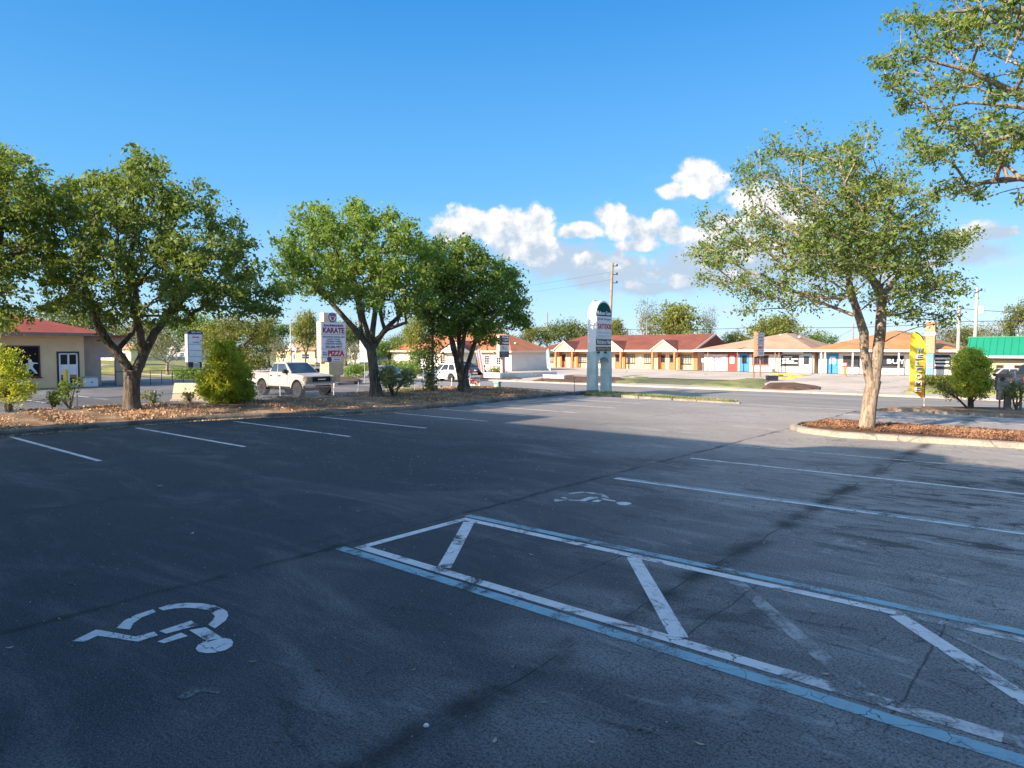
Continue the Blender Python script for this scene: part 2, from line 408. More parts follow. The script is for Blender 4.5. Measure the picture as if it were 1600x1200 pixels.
def glassmat(name, col, rough=.08):
    m, b, out = mat_new(name); Lk.new(cmix(ramp01(noise(objco(), .7, 3, .5), .35, .65), col, tuple(c * 2.2 for c in col)), b.inputs['Base Color'])
    b.inputs['Roughness'].default_value = rough; b.inputs['Specular IOR Level'].default_value = .55; MATS[name] = m; return m
GLASS = glassmat('dark_glass', (.018, .022, .028)); GLASSB = glassmat('blue_glass', (.03, .06, .09))
def bark(name, a, b_):
    m, b, out = mat_new(name); co_ = objco()
    n = noise(scaled(co_, (7, 7, 1.6)), 1.6, 6, .7, .5)
    c = cmix(ramp01(n, .36, .62), a, b_)
    c = cmix(mth('MULTIPLY', ramp01(noise(co_, 1.3, 4, .6), .50, .66), .5), c, (.20, .20, .15))
    Lk.new(c, b.inputs['Base Color']); b.inputs['Roughness'].default_value = .9; b.inputs['Specular IOR Level'].default_value = .2
    bump(b, n, .9, .04); return m
BARK = bark('oak_bark', (.055, .045, .037), (.17, .14, .115))
BARKL = bark('pale_bark', (.16, .125, .095), (.38, .31, .24))
def leafmat(name, a, b_, c_, trans=.45):
    m, b, out = mat_new(name); N.remove(b)
    g = N.new('ShaderNodeNewGeometry'); rnd = g.outputs['Random Per Island']
    c = cmix(rnd, a, b_)
    c = cmix(mth('MULTIPLY', ramp01(noise(g.outputs['Position'], .9, 3, .6), .46, .66), .8), c, c_)
    d = N.new('ShaderNodeBsdfDiffuse'); t = N.new('ShaderNodeBsdfTranslucent'); gl = N.new('ShaderNodeBsdfGlossy')
    Lk.new(c, d.inputs[0]); Lk.new(cmix(.5, c, (c_[0] * 1.3, c_[1] * 1.3, c_[2] * .6)), t.inputs[0])
    gl.inputs['Roughness'].default_value = .6; gl.inputs['Color'].default_value = (.9, .9, .85, 1)
    m1 = N.new('ShaderNodeMixShader'); m1.inputs[0].default_value = trans; Lk.new(d.outputs[0], m1.inputs[1]); Lk.new(t.outputs[0], m1.inputs[2])
    m2 = N.new('ShaderNodeMixShader'); m2.inputs[0].default_value = .03; Lk.new(m1.outputs[0], m2.inputs[1]); Lk.new(gl.outputs[0], m2.inputs[2])
    Lk.new(m2.outputs[0], out.inputs[0]); return m
LF1 = leafmat('oak_leaf', (.075, .125, .024), (.16, .23, .045), (.22, .29, .045))
LF2 = leafmat('elm_leaf', (.09, .18, .025), (.17, .28, .045), (.26, .35, .05))
LF3 = leafmat('dark_leaf', (.07, .14, .028), (.15, .24, .045), (.21, .30, .05))
LFR = leafmat('sparse_oak_leaf', (.075, .14, .028), (.16, .235, .05), (.24, .31, .05))
LFY = leafmat('bright_leaf', (.24, .34, .035), (.38, .46, .05), (.50, .52, .06), trans=.6)
LFO = leafmat('olive_leaf', (.07, .11, .02), (.17, .19, .035), (.22, .23, .04))
LFB = leafmat('background_leaf', (.045, .085, .02), (.12, .17, .04), (.19, .22, .055))
LFB2 = leafmat('background_yellow_leaf', (.09, .13, .02), (.20, .24, .04), (.30, .30, .06))
LFS = leafmat('shrub_leaf', (.16, .20, .08), (.38, .40, .22), (.30, .35, .13))
LFG = leafmat('greyish_leaf', (.10, .12, .055), (.21, .21, .11), (.18, .22, .08))

# ------------------------------------------------------------------ ground, lot, road
def ground():
    us = [-3000, -400, -150, 0, 150, 400, 3000]; vs = [-3000, -100, 0, 20, 34.5, 47.5, 58, 80, 140, 300, 3000]
    b = MB(); b.v = [(u, v, hv(v) - .045) for v in vs for u in us]
    n = len(us); b.f = [(j*n+i, j*n+i+1, (j+1)*n+i+1, (j+1)*n+i) for j in range(len(vs)-1) for i in range(n-1)]
    structure(b, 'ground', EARTH)
ground()
CURBLINE = [(-22.95, -4), (-22.95, 5.4), (-22.9, 11.2), (-22.3, 12.9), (-21.1, 14.4), (-20.5, 16.2), (-20.35, 18.5), (-20.4, 21), (-20.8, 24), (-21.0, 28), (-21.0, 32.6)]
# the parking lot: one slab whose far edge ramps down to the road at the opening
def lot():
    b = MB()
    left = CURBLINE[:]
    poly = [(p[0] - .1, p[1]) for p in left if p[1] < 29.6] + [(-21.1, 29.75), (60, 29.75), (60, -4)]
    b.prism(poly[::-1], -.6, 0.0, 'z')
    structure(b, 'parking_lot', ASPH)
    sl = [(-11.6, 29.76), (-3.0, 29.76), (-1.2, 34.6), (-17.5, 34.6)]
    m = MB(); z0, z1 = .001, -.488
    m.add([(sl[0][0], sl[0][1], z0), (sl[1][0], sl[1][1], z0), (sl[2][0], sl[2][1], z1), (sl[3][0], sl[3][1], z1)] +
          [(p[0], p[1], -.7) for p in sl], [(0,1,2,3), (0,4,5,1), (1,5,6,2), (2,6,7,3), (3,7,4,0)])
    structure(m, 'driveway_ramp', ROAD)
    sheet('gutter', rect(-11.4, -3.2, 29.42, 29.76), CONC, .006, zf=lambda v: 0)
    # neighbour's lot, road, far pavement
    sheet('neighbour_lot', [(-130, -45), (-30.2, -45), (-30.2, 31.0), (-38, 31.4), (-41, 34.5), (-58, 34.5), (-60, 31.5), (-130, 31.5)], LOT2, .0)
    sheet('road', rect(-600, 400, 34.45, 47.5), ROAD, .002)
    sheet('road_gutter', rect(-600, 400, 47.0, 47.5), CONC, .008)
lot()
def band(name, u0, u1, v0, v1, h, m):
    b = MB(); b.box(u0, u1, v0, v1, -.7, -.5 + h); return structure(b, name, m, bevel=.03)
for a, b_ in ((-600, -62), (-51, -39.5), (-33.6, 400)):
    pass
band('far_kerb', -600, 400, 47.5, 47.72, .11, CONC)
sheet('far_pavement', rect(-600, 400, 47.7, 49.6), CONC, .10)
# verges near the road on our side
sheet('grass_verge', [(-38.5, 31.2), (-21, 31.2), (-21, 33.7), (-39.5, 33.7)], GRASS, .05)
sheet('grass_verge', [(-120, 31.0), (-62, 31.0), (-60, 33.7), (-120, 33.7)], GRASS, .05)
band('kerb', -40, -17.5, 33.75, 34.0, .10, CONC)
band('kerb', -120, -60.5, 33.75, 34.0, .10, CONC)
band('kerb', -1.0, 60, 34.0, 34.3, .10, CONC)

# planting strip with its kerb
def loft(name, rows, mat, close=False, **k):
    b = MB(); n = len(rows[0]); b.v = [p for r in rows for p in r]
    b.f = [(i*n+j, i*n+j+1, (i+1)*n+j+1, (i+1)*n+j) for i in range(len(rows)-1) for j in range(n-1)]
    return structure(b, name, mat, **k)
rs = random.Random(3)
def resample(pts, step):
    out = []
    for a, b in zip(pts, pts[1:]):
        L = math.dist(a, b); k = max(1, int(L / step))
        out += [(a[0] + (b[0]-a[0])*i/k, a[1] + (b[1]-a[1])*i/k) for i in range(k)]
    return out + [pts[-1]]
CR = resample(CURBLINE, .5)
rows = []
for (u, v) in CR:
    w = .02 * math.sin(v * 2.1)
    rows.append([(u + .02, v, -.05), (u, v, .10 + w * .3), (u - .05, v, .15), (u - .17, v, .155), (u - .20, v, .08)])
loft('kerb', rows, CURBD)
rows = []
for (u, v) in CR:
    ts = [0, .06, .2, .35, .5, .65, .8, .92, 1]
    ub = -30.3; fade = 1 if v < 29 else max(0, 1 - (v - 29) / 3.7)
    r = []
    for t in ts:
        x = u - .17 + (ub - u + .17) * t
        z = .12 + .16 * math.sin(min(1, t * 1.5) * math.pi * .5) - .80 * max(0, (t - .62) / .38) ** 1.5
        z = z + rs.uniform(-.025, .035) * (1 if 0 < t < 1 else 0)
        r.append((x, v, z * fade + (-.5) * (1 - fade) * t))
    rows.append(r)
loft('mulch_strip', rows, STRAW, smooth=True)
# wedge of broken kerb by the road, right of the tall sign
def mound(name, poly, z0, zt, mat, inset=.25, base=-.6, rag=0):
    """kerb-high bed: outline raised from base to z0, centre raised to zt"""
    n = len(poly); cx = sum(p[0] for p in poly)/n; cy = sum(p[1] for p in poly)/n
    def ins(p, d):
        L = math.hypot(p[0]-cx, p[1]-cy); k = max(.1, (L-d)/L); return (cx+(p[0]-cx)*k, cy+(p[1]-cy)*k)
    b = MB(); R1 = [(p[0], p[1], base) for p in poly]; R2 = [(p[0], p[1], z0) for p in poly]; R3 = [(*ins(p, inset), zt + rs.uniform(-rag, rag)) for p in poly]
    R4 = [(*ins(p, inset * 3), zt + rs.uniform(-rag, rag)) for p in poly]
    vs = R1 + R2 + R3 + R4 + [(cx, cy, zt)]; fs = []
    for k in range(3):
        for i in range(n): j = (i+1) % n; fs.append((k*n+i, k*n+j, (k+1)*n+j, (k+1)*n+i))
    for i in range(n): fs.append((3*n+i, 3*n+(i+1) % n, 4*n))
    b.add(vs, fs); return structure(b, name, mat, smooth=True)
mound('grass_wedge', resample([(-21.05, 31.2), (-18, 30.9), (-14, 30.2), (-11.9, 29.9), (-12.4, 30.6), (-15, 32.4), (-18, 33.3), (-21.05, 33.6), (-21.05, 31.2)], .8)[:-1], .01, .05, GRASS, .3, rag=.015)
rk = random.Random(5)
def kerbrun(pts, h, w, m, gap=.35, z=0.0, name='kerb'):
    b = MB()
    for (a, c) in zip(pts, pts[1:]):
        L = math.dist(a, c); d = ((c[0]-a[0])/L, (c[1]-a[1])/L); n = (-d[1]*w/2, d[0]*w/2); x = 0
        while x < L - .05:
            l = min(L - x, rk.uniform(1.1, 2.6)); g = gap * rk.random() * .2
            p = (a[0]+d[0]*x, a[1]+d[1]*x); q = (a[0]+d[0]*(x+l-g), a[1]+d[1]*(x+l-g)); hh = h * rk.uniform(.8, 1.05)
            b.prism([(p[0]-n[0], p[1]-n[1]), (q[0]-n[0], q[1]-n[1]), (q[0]+n[0], q[1]+n[1]), (p[0]+n[0], p[1]+n[1])], z-.3, z+hh, 'z')
            x += l
    return structure(b, name, m, bevel=.02)
kerbrun([(-21.0, 31.4), (-18.5, 30.85), (-14, 30.1), (-11.8, 29.85)], .06, .16, CURB)
# right-hand strip between lot and road
mound('sandy_verge', resample([(-6.6, 30.05), (-3.2, 30.15), (6, 30.15), (20, 30.2), (45, 30.2), (45, 33.7), (20, 33.7), (6, 33.7), (-3, 33.5), (-5.6, 32.0), (-6.6, 30.05)], 1.2)[:-1], .03, .13, STRAW, .35, rag=.03)
kerbrun([(-5.8, 30.1), (-3.4, 30.12), (40, 30.12)], .12, .16, CURB)

# planted island on the right
def island():
    pts = [(60, 20.75), (-1.0, 20.65), (-5.2, 20.1), (-6.3, 20.5), (-6.95, 21.3), (-7.05, 22.3), (-6.75, 23.1), (-6.1, 23.6), (-5.2, 23.75), (60, 23.95)]
    n = len(pts)
    def off(d):
        out = []
        for i, p in enumerate(pts):
            a = pts[max(i-1, 0)]; c = pts[min(i+1, n-1)]; t = Vector((c[0]-a[0], c[1]-a[1])).normalized()
            out.append((p[0]+t.y*d, p[1]-t.x*d))
        return out
    o0, o1, o2, o3 = off(.0), off(.03), off(.20), off(.24)
    o0 = pts; o1 = off(.03); o2 = off(.20); o3 = off(.23)
    rows = [[(*o0[i], -.05), (*o1[i], .13), ((o1[i][0]+o2[i][0])/2, (o1[i][1]+o2[i][1])/2, .155), (*o2[i], .15), (*o3[i], .06)] for i in range(n)]
    loft('island_kerb', rows, CURB, smooth=True)
    q = [p for p in o2]
    # rows across the bed
    b = MB(); lo = [q[1], q[2], q[3], q[4]]; hi = [q[8], q[7], q[6], q[5]]
    bm = bmesh.new(); vs = [bm.verts.new((p[0], p[1], .10)) for p in q]; f = bm.faces.new(vs)
    for k in np.arange(-6.5, 12, .45): bmesh.ops.bisect_plane(bm, geom=bm.verts[:]+bm.edges[:]+bm.faces[:], plane_co=(k, 0, 0), plane_no=(1, 0, 0))
    for k in (21.2, 21.8, 22.4, 23.0): bmesh.ops.bisect_plane(bm, geom=bm.verts[:]+bm.edges[:]+bm.faces[:], plane_co=(0, k, 0), plane_no=(0, 1, 0))
    for v in bm.verts:
        if not v.is_boundary: v.co.z = .14 + rs.uniform(-.02, .04)
    bmesh.ops.recalc_face_normals(bm, faces=bm.faces)
    if sum(f.normal.z for f in bm.faces) < 0:
        for f in bm.faces: f.normal_flip()
    for f in bm.faces: f.smooth = True
    me = bpy.data.meshes.new('island_mulch'); bm.to_mesh(me); bm.free(); me.materials.append(MULCH)
    o = bpy.data.objects.new('island_mulch', me); COL.objects.link(o); street(o); o['kind'] = 'structure'
island()

# painted markings
Z0 = lambda v: 0.0
def line(u0, v0, u1, v1, w, m, dz=.004, name='parking_line'): return sheet(name, stripe((u0, v0), (u1, v1), w), m, dz, zf=Z0)
for (v, ua, ub) in ((5.62, -22.7, -16.3), (8.75, -22.4, -15.95), (11.65, -21.9, -15.6), (14.4, -21.0, -15.5), (17.1, -20.1, -15.4), (19.4, -20.1, -15.6),
                    (21.6, -20.2, -14.8), (24.35, -20.2, -14.9), (27.15, -20.3, -15.3), (29.55, -20.4, -16.5)):
    line(ua, v, ub, v, .11, WHITE_P)
line(-6.72, 14.15, 3.0, 14.2, .11, WHITE_P); line(-6.66, 16.75, 0, 16.95, .10, WHITE_W)
line(-6.75, 11.02, 4, 11.14, .10, WHITE_P); line(-6.75, 11.135, 4, 11.25, .07, BLUE_P)
for v, ua, ub in ((24.75, -6.7, 6), (27.4, -7.0, 6), (30.0 - .55, -4.2, 0)): line(ua, v, ub, v, .11, WHITE_P)
line(-7.0, 26.1, 5, 26.1, .10, WHITE_W)
# the hatched aisle
line(-6.90, 4.99, 5, 4.86, .145, BLUE_P); line(-6.78, 5.17, -1.7, 5.145, .135, WHITE_P); line(-1.7, 5.145, -.35, 5.14, .15, WHITE_W); line(-.35, 5.14, 5, 5.14, .135, FAINT_P)
line(-6.85, 7.16, 5, 7.22, .13, BLUE_P); line(-6.78, 6.98, -1.3, 6.99, .125, WHITE_P); line(-1.3, 6.99, 5, 7.0, .125, WHITE_W)
line(-6.73, 5.24, -6.73, 6.91, .125, WHITE_P)
for a, b_ in (((-6.57, 6.90), (-5.38, 5.25)), ((-3.98, 6.92), (-2.56, 5.22)), ((-1.27, 6.92), (.25, 5.22)), ((2.0, 6.92), (3.4, 5.22))):
    line(*a, *b_, .155, WHITE_P, .0045)
for a, b_ in (((-2.75, 6.88), (-1.2, 5.24)), ((-.95, 6.88), (.4, 5.9))): line(*a, *b_, .15, FAINT_P, .0035)
# road markings
for u in np.arange(-120, 80, 7.6):
    for v in (38.1, 43.6): sheet('road_line', rect(u, u + 2.6, v - .06, v + .06), FAINT_P, .007)
sheet('road_line', rect(-200, 120, 40.3, 40.42), FAINT_P, .007); sheet('road_line', rect(-200, 120, 41.3, 41.42), FAINT_P, .007)
for v, u0, u1 in ((6, -50, -44), (9.2, -50, -43.8), (12.4, -50, -43.5), (15.5, -50, -43.5)):
    sheet('parking_line', rect(u0, u1, v - .06, v + .06), WHITE_P, .006)
for v in (9.3, 12.3, 15.3, 18.3): sheet('parking_line', rect(-38.5, -33, v - .06, v + .06), WHITE_P, .006)

# wheelchair symbols: polygons measured on the ground
def symbol(px_polys, mp, name='wheelchair_symbol'):
    for poly in px_polys:
        sheet(name, [G(*p) for p in poly], mp, .004, zf=Z0)
def zs(pts, x0, y0, k): return [(x0 + a / k, y0 + b / k) for a, b in pts]
K1 = 3.2
polys = [[(362,487),(480,430),(500,432),(680,465),(770,440),(790,458),(690,490),(488,460),(424,490)],
         [(796,437),(955,385),(992,408),(832,450)],
         [(786,490),(905,445),(940,462),(820,498)],
         [(945,432),(1030,418),(1110,470),(1040,492)],
         [(583,422),(620,385),(680,355),(765,328),(780,342),(710,368),(665,400),(650,430)],
         [(790,322),(850,304),(930,296),(1010,298),(1070,308),(1102,320),(1052,334),(990,324),(930,320),(870,324),(815,334)],
         [(1108,322),(1135,338),(1142,360),(1128,385),(1075,424),(1040,405),(1062,385),(1075,362),(1056,345)],
         [(978,525),(992,505),(1030,488),(1070,478),(1120,472),(1155,478),(1166,492),(1160,512),(1130,532),(1080,545),(1030,548),(990,540)]]
symbol([zs(p, 0, 850, K1) for p in polys], WHITE_P)
K2 = 11.43
polys2 = [[(60,240),(80,228),(240,232),(520,246),(690,190),(840,192),(870,208),(700,240),(600,275),(480,270),(240,258),(80,275)],
          [(320,130),(470,105),(600,102),(770,115),(920,138),(1000,170),(1050,208),(1000,218),(900,185),(790,140),(600,122),(480,125),(350,140)],
          [(180,205),(250,192),(320,222),(270,222)], [(730,270),(840,240),(920,258),(840,288)],
          [(890,222),(960,220),(1180,262),(1150,275),(940,240)],
          [(1160,300),(1200,282),(1320,276),(1430,296),(1455,316),(1350,342),(1250,335)]]
symbol([zs(p, 860, 760, K2) for p in polys2], WHITE_W)
symbol([zs([(880,770),(960,715),(1080,728),(1100,750),(1000,740),(920,782)], 0, 850, K1)], FAINT_P, 'worn_paint_patch')
# round iron cover in the lot
def cover(px, py, r):
    u, v = G(px, py); b = MB().lathe([(r, -.02), (r, .006), (r * .93, .010), (0.01, .010)], (0, 0, 0), 'z', 24)
    o = TH('drain_cover', 'round dark iron cover set flush in the asphalt near the aisle', 'drain cover', u, v)
    b.build('lid', M('cast_iron', (.04, .037, .034), .7, .3, 20), o)
    MB().lathe([(r * 1.25, -.02), (r * 1.25, .004), (r * 1.02, .004), (r*1.02, -.02)], (0, 0, 0), 'z', 24).build('collar', M('cover_collar', (.07, .066, .06), .9, .3, 9), o)
cover(707, 762, .17)

# ------------------------------------------------------------------ far side: kerbs, beds, driveways
def TP(name, pxs, m, dz): return sheet(name, [GT(*p)[:2] for p in pxs], m, dz)
sheet('forecourt', rect(-75, 30, 58, 110), DRIVE, .0)
sheet('driveway', [(-44.5, 49.6), (-31.5, 49.6), (-33, 58), (-45, 58)], DRIVE, .01)
sheet('driveway', [(-19, 49.6), (-9, 49.6), (-10, 58), (-20.5, 58)], DRIVE, .01)
sheet('driveway', [(-57, 49.6), (-47, 49.6), (-48, 58), (-58, 58)], DRIVE, .01)
sheet('side_street', [(-98, 49.6), (-74, 49.6), (-74, 190), (-84, 190)], ROAD, .012)
sheet('lawn', rect(-74.2, -57.5, 49.6, 62), GRASS, .03)
sheet('lawn', [(-400, 49.6), (-99, 49.6), (-99, 150), (-400, 150)], GRASS, .03)
sheet('asphalt_apron', rect(-40, -9, 79.5, 82.5), LOT2, .012)
mound('mulch_bed', [GT(*p)[:2] for p in ((832, 597), (900, 600), (962, 600), (985, 596), (975, 590), (900, 586), (862, 588))], -.34, -.24, MULCH, .5, rag=.04)
mound('grass_bed', [GT(*p)[:2] for p in ((952, 600), (982, 602), (1000, 597), (1030, 588), (990, 586), (955, 588))], -.42, -.26, GRASS, 1.1, rag=.05)
mound('grass_bed', [GT(*p)[:2] for p in ((1072, 604), (1130, 607), (1192, 610), (1205, 600), (1200, 592), (1170, 590), (1120, 596))], -.42, -.20, GRASS, 1.3, rag=.06)
mound('mulch_bed', [GT(*p)[:2] for p in ((1190, 610), (1240, 612), (1280, 611), (1283, 605), (1240, 598), (1200, 599))], -.34, -.22, MULCH, .4, rag=.04)
mound('mulch_bed', [GT(*p)[:2] for p in ((745, 594), (795, 595), (815, 592), (790, 588), (752, 586))], -.36, -.26, MULCH, .4, rag=.04)
mound('grass_bed', [GT(*p)[:2] for p in ((1412, 614), (1470, 616), (1560, 622), (1640, 628), (1640, 600), (1560, 598), (1470, 598), (1430, 602))], -.33, -.15, GRASS, .5, rag=.06)
mound('planted_island', [GT(*p)[:2] for p in ((505, 602), (560, 600), (563, 594), (530, 592), (500, 594))], -.36, -.28, MULCH, .3, rag=.04)
mound('lawn_mound', [GT(*p)[:2] for p in ((100, 585), (300, 583), (300, 577), (240, 574), (160, 577))], -.3, .15, GRASS, 1.5, rag=.08)

# ------------------------------------------------------------------ trees
def leaves(name, P, size, mat, parent, rng, droop=.0, aspect=.5):
    n = len(P); a = rng.normal(size=(n, 3)); a[:, 2] -= droop; a /= np.linalg.norm(a, axis=1)[:, None]
    b = rng.normal(size=(n, 3)); b -= a * (a * b).sum(1)[:, None]; b /= np.linalg.norm(b, axis=1)[:, None]
    s = size * (.45 + 1.15 * rng.random(n) ** 1.4)[:, None]; a = a * s; b = b * s * aspect
    nrm = np.cross(a, b); nrm /= np.linalg.norm(nrm, axis=1)[:, None]
    v = np.empty((n, 4, 3)); v[:, 0] = P - a * .5; v[:, 1] = P + b * .5 + nrm * s * .06; v[:, 2] = P + a * .5; v[:, 3] = P - b * .5 + nrm * s * .06
    me = bpy.data.meshes.new(name); me.vertices.add(n * 4); me.vertices.foreach_set('co', v.reshape(-1))
    me.loops.add(n * 4); me.loops.foreach_set('vertex_index', np.arange(n * 4, dtype=np.int32))
    me.polygons.add(n); me.polygons.foreach_set('loop_start', np.arange(0, n * 4, 4, dtype=np.int32))
    me.update(); me.validate(); me.materials.append(mat)
    o = bpy.data.objects.new(name, me); COL.objects.link(o); o.parent = parent; return o
def grow(trunks, att, step=.35, alpha=.35, rng=None, wob=.06):
    """trunks: list of (points, radii); attractors are joined one by one by the cheapest twig. Returns nodes, parents, fixed radii"""
    P = []; par = []; rad = []; pl = []
    for ti, (pts, rr) in enumerate(trunks):
        first = True
        for k in range(len(pts) - 1):
            a, b = np.array(pts[k]), np.array(pts[k+1]); m = max(1, int(np.linalg.norm(b-a)/step))
            for i in range(0 if k == 0 else 1, m + 1):
                q = a + (b-a)*i/m; r = rr[k] + (rr[k+1]-rr[k])*i/m
                if first:
                    if ti == 0: par.append(-1); pl.append(0)
                    else:
                        d = np.linalg.norm(np.array(P) - q, axis=1); j = int(d.argmin()); par.append(j); pl.append(pl[j] + d[j])
                    first = False
                else: par.append(len(P)-1); pl.append(pl[-1] + np.linalg.norm(q - P[-1]))
                P.append(q); rad.append(r)
    base = P[0]; nstem = len(P)
    att = att[np.argsort(np.linalg.norm(att - P[nstem-1], axis=1))]
    cap = nstem + len(att) * 14; A = np.zeros((cap, 3)); A[:nstem] = P; L = np.zeros(cap); L[:nstem] = pl; n = nstem
    lowcut = base[2] + (P[nstem-1][2]-base[2]) * .25; ends = []
    for q in att:
        d = np.linalg.norm(A[:n] - q, axis=1); c = d + alpha * L[:n] + np.where(A[:n, 2] > q[2] + .15, .5 * (A[:n, 2] - q[2]), 0) + np.where(A[:n, 2] < lowcut, 5, 0)
        j = int(c.argmin()); m = max(1, min(13, int(d[j] / step))); s = A[j].copy(); prev = j
        side = rng.normal(size=3) * d[j] * wob
        for i in range(1, m + 1):
            t = i / m; p = s + (q - s) * t + side * math.sin(math.pi * t) + np.array([0, 0, .10 * d[j] * math.sin(math.pi * t)])
            if n >= cap: break
            A[n] = p; L[n] = L[prev] + np.linalg.norm(p - A[prev]); par.append(prev); rad.append(0); prev = n; n += 1
        ends.append(prev)
    return A[:n], par, rad, nstem, ends
def wood(name, A, par, rad, nstem, mat, parent, tip=.009, expo=.46, nthin=5):
    n = len(A); cnt = np.ones(n)
    kids = [[] for _ in range(n)]
    for i in range(n-1, 0, -1):
        if par[i] >= 0: kids[par[i]].append(i)
    order = sorted(range(n), key=lambda i: -i)
    for i in order:
        if par[i] >= 0: cnt[par[i]] += cnt[i]
    r = tip * cnt ** expo
    for i in range(nstem): r[i] = max(rad[i], min(r[i], rad[i] * 1.1 + .004))
    for i in range(nstem, n): r[i] = min(r[i], max(r[par[i]] * .92, .004))
    b = MB(); done = set(); stack = [0]
    while stack:
        s = stack.pop(); ch = [s] if par[s] < 0 else [par[s], s]; c = s
        while kids[c]:
            ks = sorted(kids[c], key=lambda k: -(r[k] + (10 if k < nstem and c < nstem and k == c + 1 else 0))); nx = ks[0]
            stack += ks[1:]; ch.append(nx); c = nx
        if len(ch) < 2: continue
        rr = [r[k] for k in ch]
        if par[s] >= 0: rr[0] = min(rr[0], rr[1] * 1.15)
        rr[-1] *= .5
        mx = max(rr); b.tube([A[k] for k in ch], rr, 12 if mx > .1 else (7 if mx > .03 else nthin - 1), True)
    return b.build(name, mat, parent, smooth=True)
def sample_blobs(blobs, Y, n, rng, depth=None, axisx=None):
    """blobs (px,py,rx[,ry]) seen at depth Y -> points in world metres filling a rounded crown"""
    bl = [(b[0], b[1], b[2], b[3] if len(b) > 3 else b[2] * .85) for b in blobs]
    w = np.array([b[2] * b[3] for b in bl], float); w /= w.sum()
    xs = [b[0] for b in bl]; x0, x1 = min(b[0]-b[2] for b in bl), max(b[0]+b[2] for b in bl); cx = (x0+x1)/2; Rr = (x1-x0)/2
    D = depth or Rr / FPX * Y * .8
    out = []
    for k in rng.choice(len(bl), n, p=w):
        b = bl[k]
        while True:
            q = rng.uniform(-1, 1, 3)
            if q @ q <= 1: break
        px = b[0] + q[0]*b[2]; py = b[1] + q[1]*b[3]
        lim = D * math.sqrt(max(.08, 1 - ((px-cx)/Rr)**2)); dy = rng.uniform(-1, 1); dy = np.sign(dy) * abs(dy)**.8 * lim
        Yc = Y + dy * .85; out.append((XP(px, Yc), Y + dy, ZP(py, Yc)))
    return np.array(out)
TR = np.array([[C40, -S40, 0], [S40, C40, 0], [0, 0, 1]])
def pxtree(name, label, cat, group, basepx, z0, trunks, blobs, nat, kper, lsize, lmat, bmat, seed, sigma=.22, depth=None, alpha=.35, tip=.009, droop=.3, step=.35, Y=None, extra=None):
    rng = np.random.default_rng(seed)
    if Y is None: u, v = G(*basepx, z0); Y = YD(u, v)
    X0 = XP(basepx[0], Y); u, v = UV(X0, Y)
    t = TH(name, label, cat, u, v, z0, 40, group)
    def W3(p, dy=0): return (XP(p[0], Y), Y + dy, ZP(p[1], Y))
    tr = [([W3(p[:2], p[3] if len(p) > 3 else 0) for p in pts], [p[2] / FPX * Y / 2 for p in pts]) for pts in trunks]
    tr[0][0][0] = (tr[0][0][0][0], tr[0][0][0][1], z0 - .1)
    att = sample_blobs(blobs, Y, nat, rng, depth)
    A, par, rad, ns, ends = grow(tr, att, step, alpha, rng)
    off = np.array([X0, Y, z0]); A = A - off
    wood('trunk', A, par, rad, ns, bmat, t, tip)
    E_ = A[ends]; mids = A[[par[e] for e in ends]]
    k = kper; P = np.concatenate([np.repeat(E_, int(k * .7), 0), np.repeat(mids, int(k * .3), 0)])
    P = P + rng.normal(size=P.shape) * np.array([sigma, sigma, sigma * .7]) * rng.uniform(.4, 1.2, (len(P), 1))
    leaves('crown', P, lsize, lmat, t, rng, droop)
    return t
ST = 'shade trees in the planting beds'
pxtree('shade_tree', 'large oak with a low forked trunk in the mulch strip left of the pickup', 'tree', ST, (204, 643), .18,
    [[(204,643,35),(204,630,25),(205,600,23),(209,578,23)],
     [(206,585,15),(196,560,14,-.2),(180,535,13,-.4),(170,505,10,-.6),(160,470,8,-.6)],
     [(212,582,17),(222,550,14,.2),(236,520,12,.3),(256,490,11,.5),(290,450,8,.6)],
     [(222,550,12),(228,520,11,-.3),(222,470,9,-.6),(215,420,7,-.5),(225,360,5,-.3)],
     [(186,545,8),(196,520,8,.5),(200,480,7,.8),(190,430,6,1)]],
    [(150,320,62,48),(205,300,50),(240,268,42,32),(250,330,70,55),(310,320,52,36),(360,370,44),(385,420,32),(330,420,70,55),(240,410,85,60),(150,400,75,55),(80,400,40,45),(100,465,55,40),
     (170,470,60,38),(270,480,60,32),(350,470,60,32),(400,468,38,26),(140,300,40,34),(110,340,46,40),(425,480,18,18),(300,285,24,22)],
    540, 80, .145, LF1, BARK, 11, .20, 3.6)
pxtree('shade_tree', 'oak at the left edge of the photo, only its right-hand boughs in view', 'tree', ST, (-70, 655), .12,
    [[(-70,655,40),(-72,600,30),(-70,540,26)], [(-70,545,18),(-40,490,16),(0,430,13,-.3),(30,405,10,-.4),(55,385,7)],
     [(-70,550,16),(-90,470,12),(-110,400,9)], [(-20,460,12),(0,400,9),(15,340,7),(20,290,5)]],
    [(40,262,34,30),(0,262,40,34),(70,300,36,30),(20,320,60,46),(60,350,34,30),(-30,330,60),(0,400,45,40),(60,400,34,30),(-50,420,60),(0,460,44,30),(40,485,26,18),(-90,360,70),(-100,280,60),(-20,500,40,20),(20,420,40,30)],
    380, 76, .145, LF1, BARK, 12, .20, 2.6)
